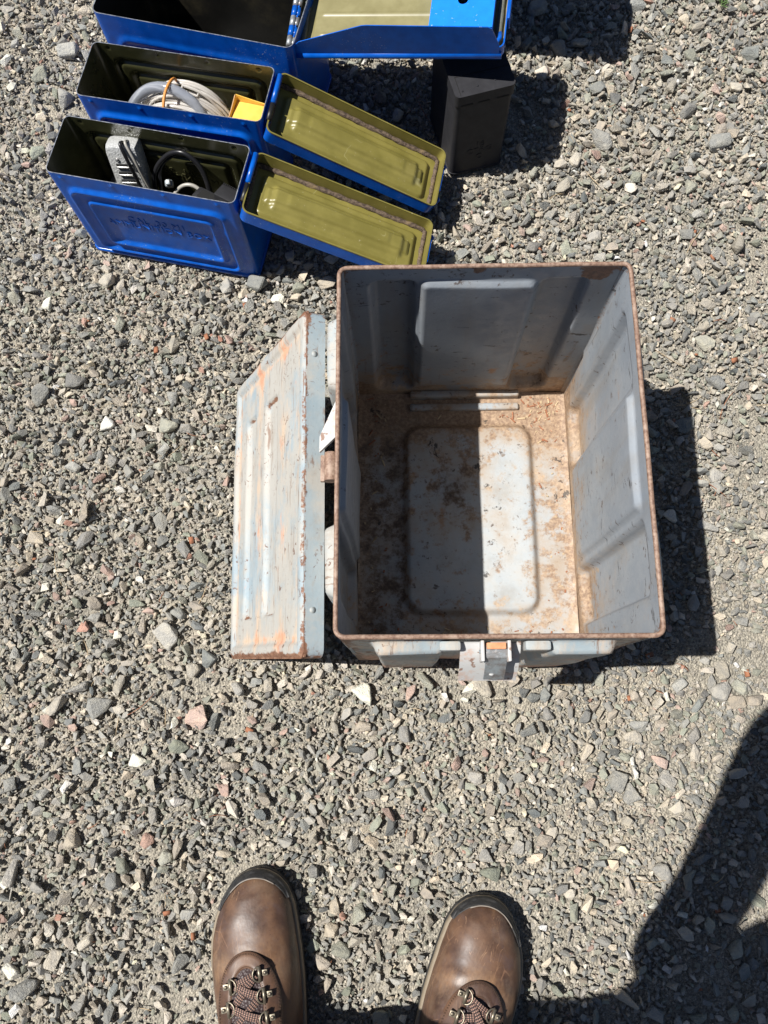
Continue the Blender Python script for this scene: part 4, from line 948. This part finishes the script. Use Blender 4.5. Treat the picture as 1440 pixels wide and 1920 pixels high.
    for tt in (.10, .15, .86):
        for i in range(0, NA*2):
            a = -1+2*(i+.5)/(NA*2); (xo, so), (xi, si) = outerU(a), innerU(a); p1 = over(ax+xo+(xi-xo)*tt, so+(si-so)*tt, .0027)
            a2 = a+.0085; (xo, so), (xi, si) = outerU(a2), innerU(a2); p2 = over(ax+xo+(xi-xo)*tt, so+(si-so)*tt, .0027); sb_.tube([p1, p2], .00038, 4)
    part('stitching', sb_.make('stitching', ['thread']), b)
    mb = MB(); rows = []
    for i in range(NA+1):
        a = -1+2*i/NA; xi, si = innerU(a); rows.append([over(ax+xi*t, si+(.20-si)*(1-t)*.6, .0012+.0035*(1-t)) for t in (1.02, .7, .35, 0)])
    P = np.array(rows); mb.add(P.reshape(-1, 3), [(i*4+j, (i+1)*4+j, (i+1)*4+j+1, i*4+j+1) for i in range(NA) for j in range(3)]); part('tongue', mb.make('tongue', ['tongue']), b)
    # rings and laces
    rs = [(.107, -.0180, .0165), (.129, -.0215, .0205), (.151, -.0225, .0225), (.174, -.0235, .0235)]; ringp = []
    for k, (s_, xl, xr) in enumerate(rs):
        for side, xx, ds in ((-1, xl, .006), (1, xr, -.002)):
            q = over(ax+xx, s_+ds*m, .0045); ringp.append((k, side, q))
            rr = MB(); pts = []
            for i in range(17):
                a = math.pi*i/16-math.pi/2; pts.append((q[0]-side*.0078*math.cos(a)+side*.001, q[1]+.0084*math.sin(a), q[2]+.0014+.003*math.cos(a)))
            rr.tube(pts, .0010, 8); rr.tube([(q[0]+side*.001, q[1]-.0084, q[2]+.0014), (q[0]+side*.001, q[1]+.0084, q[2]+.0014)], .0021, 10)
            rr.box((q[0]+(side*.001 if side > 0 else -.0105), q[1]-.0036, q[2]-.0022), (q[0]+(.0105 if side > 0 else -.001), q[1]+.0036, q[2]-.0006), 0, .0006)
            rr.tube([(q[0]+side*.0073, q[1], q[2]-.001), (q[0]+side*.0073, q[1], q[2]+.0006)], .0023, 12)
            part('lace_ring', rr.make('lace_ring', ['brass']), b)
    R = {(k, sd2): Vector(q) for k, sd2, q in ringp}
    segs = [((0, -1), (0, 1)), ((0, -1), (1, 1)), ((0, 1), (1, -1)), ((1, -1), (2, 1)), ((1, 1), (2, -1)), ((2, -1), (3, 1)), ((2, 1), (3, -1))]
    for i, (A_, B_) in enumerate(segs):
        A, B = R[A_], R[B_]; A = A+Vector((-.004*A_[1]*-1*-1, 0, .001)); B = B+Vector((-.004*B_[1], 0, .001)); P = []
        dirv = (B-A); wv = Vector((-dirv.y, dirv.x, 0)).normalized()*.0043; uvs = []; n_ = 14; top = []
        for j in range(n_+1):
            t = j/n_; c = A.lerp(B, t)+Vector((0, 0, (.0035+.0014*(i % 2))*math.sin(math.pi*t)))
            zz_ = ztop(max(-.05, min(.05, c.x)), -c.y-.006, m)+.0035+.0012*(i % 2); c.z = max(c.z, zz_)
            top.append([c-wv, c-wv*.5+Vector((0, 0, .0008)), c+wv*.5+Vector((0, 0, .0008)), c+wv])
        lmb = MB(); L3 = dirv.length/.0030
        v = [tuple(p) for r in top for p in r]; v2 = [(p[0], p[1], p[2]-.0012) for p in v]
        fq = [(j*4+k2, j*4+k2+1, (j+1)*4+k2+1, (j+1)*4+k2) for j in range(n_) for k2 in range(3)]
        uq = [(j/n_*L3*.5, k2/3*1.5) for j in range(n_+1) for k2 in range(4)]
        lmb.add(v, fq, 0, uq); lmb.add(v2, [q[::-1] for q in fq], 0, uq)
        part('lace', lmb.make('lace', ['lace']), b)
    return b
person = thing('person', 'person in brown leather lace-up boots standing before the large box', 'person', (-.09, -.44, 0))
PO = Vector((-.09, -.44, 0))
for (bx, by, rz, m) in BOOTS: make_boot(person, bx-PO.x, by-PO.y, rz, m)
sv = [((-.09, -.46, .86), .13), ((-.09, -.415, 1.02), .135), ((-.08, -.39, 1.2), .15), ((-.06, -.36, 1.34), .10), ((-.05, -.33, 1.42), .055), ((-.04, -.30, 1.50), .085), ((-.03, -.28, 1.60), .075),
      ((-.185, -.45, .80), .095), ((-.212, -.415, .48), .068), ((-.206, -.415, .13), .046),
      ((.01, -.46, .80), .095), ((.030, -.44, .48), .068), ((.022, -.472, .13), .046),
      ((-.235, -.39, 1.32), .065), ((-.222, -.330, .985), .054), ((-.164, -.258, 1.03), .052), ((-.103, -.152, 1.07), .055), ((-.058, -.045, 1.105), .048), ((-.050, -.045, 1.135), .024),
      ((.10, -.38, 1.32), .065), ((.14, -.375, .985), .050), ((.12, -.27, 1.03), .046), ((.09, -.16, 1.08), .04), ((.075, -.070, 1.115), .030), ((.060, -.045, 1.135), .024)]
se = [(0, 1), (1, 2), (2, 3), (3, 4), (4, 5), (5, 6), (0, 7), (7, 8), (8, 9), (0, 10), (10, 11), (11, 12), (2, 13), (13, 14), (14, 15), (15, 16), (16, 17), (17, 18), (2, 19), (19, 20), (20, 21), (21, 22), (22, 23), (23, 24)]
for hnd, sg in ((18, 1), (24, -1)):
    base = Vector(sv[hnd][0])
    for k in range(4):
        a = len(sv); sv.append((tuple(base+Vector((sg*.010, .010+.012*k-.012, .014))), .009)); sv.append((tuple(base+Vector((sg*.026, .012+.013*k-.012, .020))), .0075)); se += [(hnd, a), (a, a+1)]
    a = len(sv); sv.append((tuple(base+Vector((-sg*.002, .024, .020))), .010)); sv.append((tuple(base+Vector((sg*.010, .042, .026))), .008)); se += [(hnd, a), (a, a+1)]
bm_ = bpy.data.meshes.new('body'); bm_.from_pydata([tuple(Vector(p)-PO) for p, _ in sv], se, [])
body = part('body', bm_, person)
sk_ = body.modifiers.new('skin', 'SKIN')
for i, (p, r) in enumerate(sv): bm_.skin_vertices[0].data[i].radius = (r, r)
bm_.skin_vertices[0].data[0].use_root = True
sd3 = body.modifiers.new('sub', 'SUBSURF'); sd3.levels = 1; sd3.render_levels = 1
dg = bpy.context.evaluated_depsgraph_get(); nm_ = bpy.data.meshes.new_from_object(body.evaluated_get(dg)); body.modifiers.clear(); body.data = nm_; nm_.name = 'body'
nm_.materials.clear()
for m_ in ('denim', 'shirt', 'skin'): nm_.materials.append(M[m_])
for p_ in nm_.polygons:
    c = p_.center+PO; p_.use_smooth = True
    hand_ = c.y > -.11 and c.z > 1.05; p_.material_index = 2 if (hand_ or c.z > 1.40) else (0 if c.z < .9 else 1)
